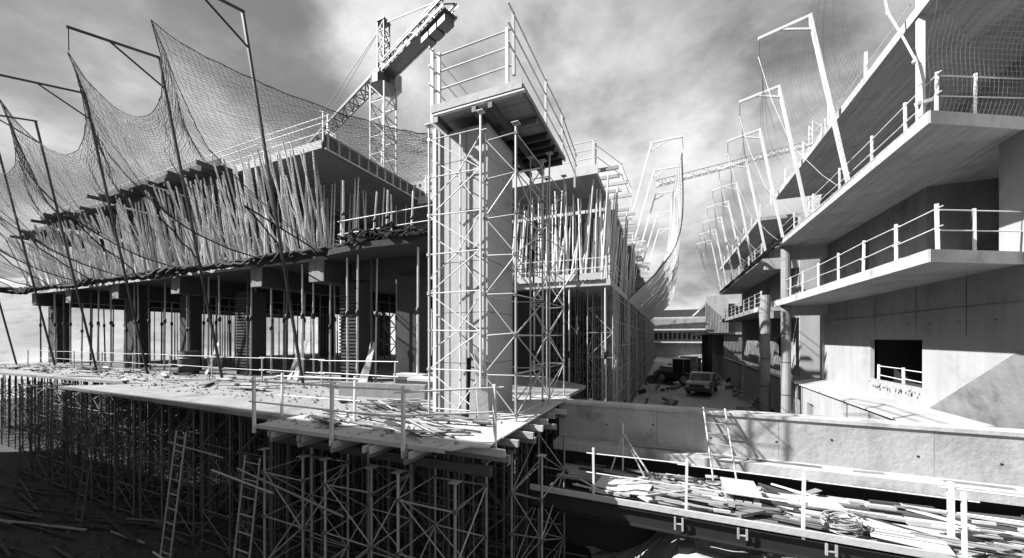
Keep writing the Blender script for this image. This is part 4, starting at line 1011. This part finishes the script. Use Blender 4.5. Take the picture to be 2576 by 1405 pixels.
# ------------------------------------------------------------------ cranes
def lattice(mb, p, q, w, r, bay, up=(0, 0, 1), tri=False):
    p = V(*p); q = V(*q); d = (q - p).normalized(); u = Vector(up); s = d.cross(u).normalized(); u = s.cross(d).normalized()
    C = [(-.5, 0), (.5, 0), (0, .9)] if tri else [(-.5,-.5), (.5,-.5), (.5,.5), (-.5,.5)]
    n = max(2, int((q - p).length / bay)); at = lambda k, c: p.lerp(q, k/n) + s*c[0]*w + u*c[1]*w
    for c in C: mb.tube(at(0, c), at(n, c), r, 4)
    for k in range(n):
        for i in range(len(C)):
            a, b = C[i], C[(i+1) % len(C)]
            mb.tube(at(k, a), at(k, b), r*.6, 4, cap=False); mb.tube(at(k, a if k % 2 else b), at(k+1, b if k % 2 else a), r*.6, 4, cap=False)
    return mb
def crane():
    t = thing('tower_crane', (-27, 29, -4), 'tower crane with lattice mast and counterweights overhead behind the left building', 'crane')
    fwd = V(-math.sin(R(23.1)), math.cos(R(23.1)), 0); rt = V(math.cos(R(23.1)), math.sin(R(23.1)), 0)
    def cp(l, d, z): return rt*l + fwd*d + V(0, 0, z)
    m0 = cp(-13, 37, -4); mt = cp(-13, 37, 27.0)
    mk('mast', lattice(MB(), m0, mt, 1.75, .10, 1.7, (0, 1, 0)), 'crane_paint', t)
    J = (cp(-23.3, 46.8, 0) - cp(-13, 37, 0)).normalized()
    z = 28.6; top = V(mt.x, mt.y, z)
    mk('slew_ring', MB().tube(mt, mt + V(0,0,.9), 1.25, 12).tube(mt + V(0,0,.9), mt + V(0,0,1.5), .9, 12), 'paint_dark', t)
    mk('jib', lattice(MB(), top + J*1.0, top + J*42, 1.25, .12, 1.5, (0, 0, 1), True), 'steel_dull', t)
    cj = top - J*11.2
    mk('counter_jib', lattice(MB(), top - J*.8 + V(0,0,-.2), cj + V(0,0,-.2), 1.1, .09, 1.3).bar(top - J*.8 + V(0,0,-.75), cj + V(0,0,-.75), 1.1, .06), 'paint_dark', t)
    s = J.cross(V(0,0,1))
    for k in (-1, 1): mk('walkway_rail', MB().bar(top - J*1 + s*k*.75 + V(0,0,-.6), cj + s*k*.75 + V(0,0,-.6), .08, .16).tube(top - J*1 + s*k*.8 + V(0,0,.3), cj + s*k*.8 + V(0,0,.3), .04, 4), 'steel_galv', t)
    for a in (7.6, 8.8, 10.0): mk('counterweight', MB().bar(top - J*a + V(0,0,-1.0), top - J*(a + 1.0) + V(0,0,-1.0), .95, .95), 'steel_dull', t)
    mk('winch_box', MB().bar(top - J*4.6 + V(0,0,-.2), top - J*6.0 + V(0,0,-.2), 1.0, .9), 'paint_light', t)
    mk('cat_head', lattice(MB(), mt + V(0,0,1.5), mt + V(0,0,6.6), .8, .08, 1.0, (0, 1, 0)).box(mt.x-.5, mt.x+.5, mt.y-.5, mt.y+.5, mt.z+6.6, mt.z+6.8), 'steel_dull', t)
    mk('operator_cab', MB().bar(mt + s*1.5 + J*.2 + V(0,0,1.6), mt + s*1.5 + J*1.9 + V(0,0,1.6), 1.3, 1.7), 'paint_light', t)
    b = MB(); pk = mt + V(0,0,6.6); b.tube(pk, top + J*18 + V(0,0,1.1), .04, 4); b.tube(pk, top + J*33 + V(0,0,1.1), .04, 4); b.tube(pk, cj + V(0,0,.6), .05, 4); mk('stay_cable', b, 'steel_dull', t)
    # second crane: only its white jib shows behind the right building
    t2 = thing('tower_crane', (30, 62, -4), 'white crane jib crossing the sky behind the right building', 'crane')
    A = cp(0.5*46, 46, 1.83 + 46*.505); 
    a = cp(.437*58, 58, 1.83 + 58*.424); b_ = cp(.745*64, 64, 1.83 + 64*.505); d = (b_ - a).normalized(); e = b_ + d*8
    mk('jib', lattice(MB(), a - d*3, e, 1.0, .075, 1.5, (0, 0, 1), True), 'steel_white', t2)
    mk('mast', lattice(MB(), V(e.x, e.y, -4), V(e.x, e.y, e.z + 4), 1.8, .1, 1.8, (0, 1, 0)), 'steel_white', t2)
crane()

# ------------------------------------------------------------------ distant flats and a worker on the roof
def flats():
    fwd = V(-math.sin(R(23.1)), math.cos(R(23.1)), 0); rt = V(math.cos(R(23.1)), math.sin(R(23.1)), 0)
    c = rt*(-.245*170) + fwd*170
    t = thing('apartment_block', (c.x, c.y, -4), 'distant white apartment tower glimpsed behind the pier railings', 'building')
    box('wall', c.x - 9, c.x + 9, c.y, c.y + 14, -4.3, 75, 'concrete_white', t)
    for f in range(10):
        for k in range(6):
            x = c.x - 7.8 + k*2.9; box('window', x, x + 1.3, c.y - .06, c.y - .01, 44 + f*3.1, 45.6 + f*3.1, 'black_void', t)
flats()

def worker(x, y, z):
    t = thing('person', (x, y, z), 'worker in light clothes and helmet standing on the left roof slab', 'person')
    me = bpy.data.meshes.new('body')
    v = [(0,0,.95),(0,.02,1.2),(0,0,1.42),(0,0,1.52),(0,-.02,1.64), (.1,0,.9),(.12,-.03,.5),(.12,.02,.08),(.12,-.12,.04), (-.1,0,.9),(-.13,.02,.5),(-.14,.05,.08),(-.14,-.09,.04),
         (.19,0,1.4),(.27,-.05,1.14),(.22,-.24,1.0),(-.19,0,1.4),(-.26,-.04,1.14),(-.2,-.25,1.05)]
    e = [(0,1),(1,2),(2,3),(3,4),(0,5),(5,6),(6,7),(7,8),(0,9),(9,10),(10,11),(11,12),(2,13),(13,14),(14,15),(2,16),(16,17),(17,18)]
    r = [.15,.15,.16,.06,.10,.1,.075,.05,.04,.1,.075,.05,.04,.075,.055,.04,.075,.055,.04]
    me.from_pydata([(a + x, b + y, c + z) for a, b, c in v], e, []); me.materials.append(MATS['cloth'])
    o = put(bpy.data.objects.new('body', me), Matrix.Identity(4), t)
    sk = o.modifiers.new('skin', 'SKIN'); ss = o.modifiers.new('sub', 'SUBSURF'); ss.levels = ss.render_levels = 1
    for i, sv in enumerate(me.skin_vertices[0].data): sv.radius = (r[i], r[i]*.8 if i < 3 else r[i]); sv.use_root = i == 0
    b = MB(); n = 10
    for k in range(4):
        a0, a1 = k*R(90)/4, (k+1)*R(90)/4
        b.tube((x, y-.02, z+1.68+.13*math.sin(a0)), (x, y-.02, z+1.68+.13*math.sin(a1)), .145*math.cos(a0), n, .145*math.cos(a1)+.001, cap=False)
    b.tube((x, y-.05, z+1.675), (x, y-.05, z+1.69), .18, n); mk('helmet', b, 'paint_light', t)
worker(-14.6, 12.6, 10.0)
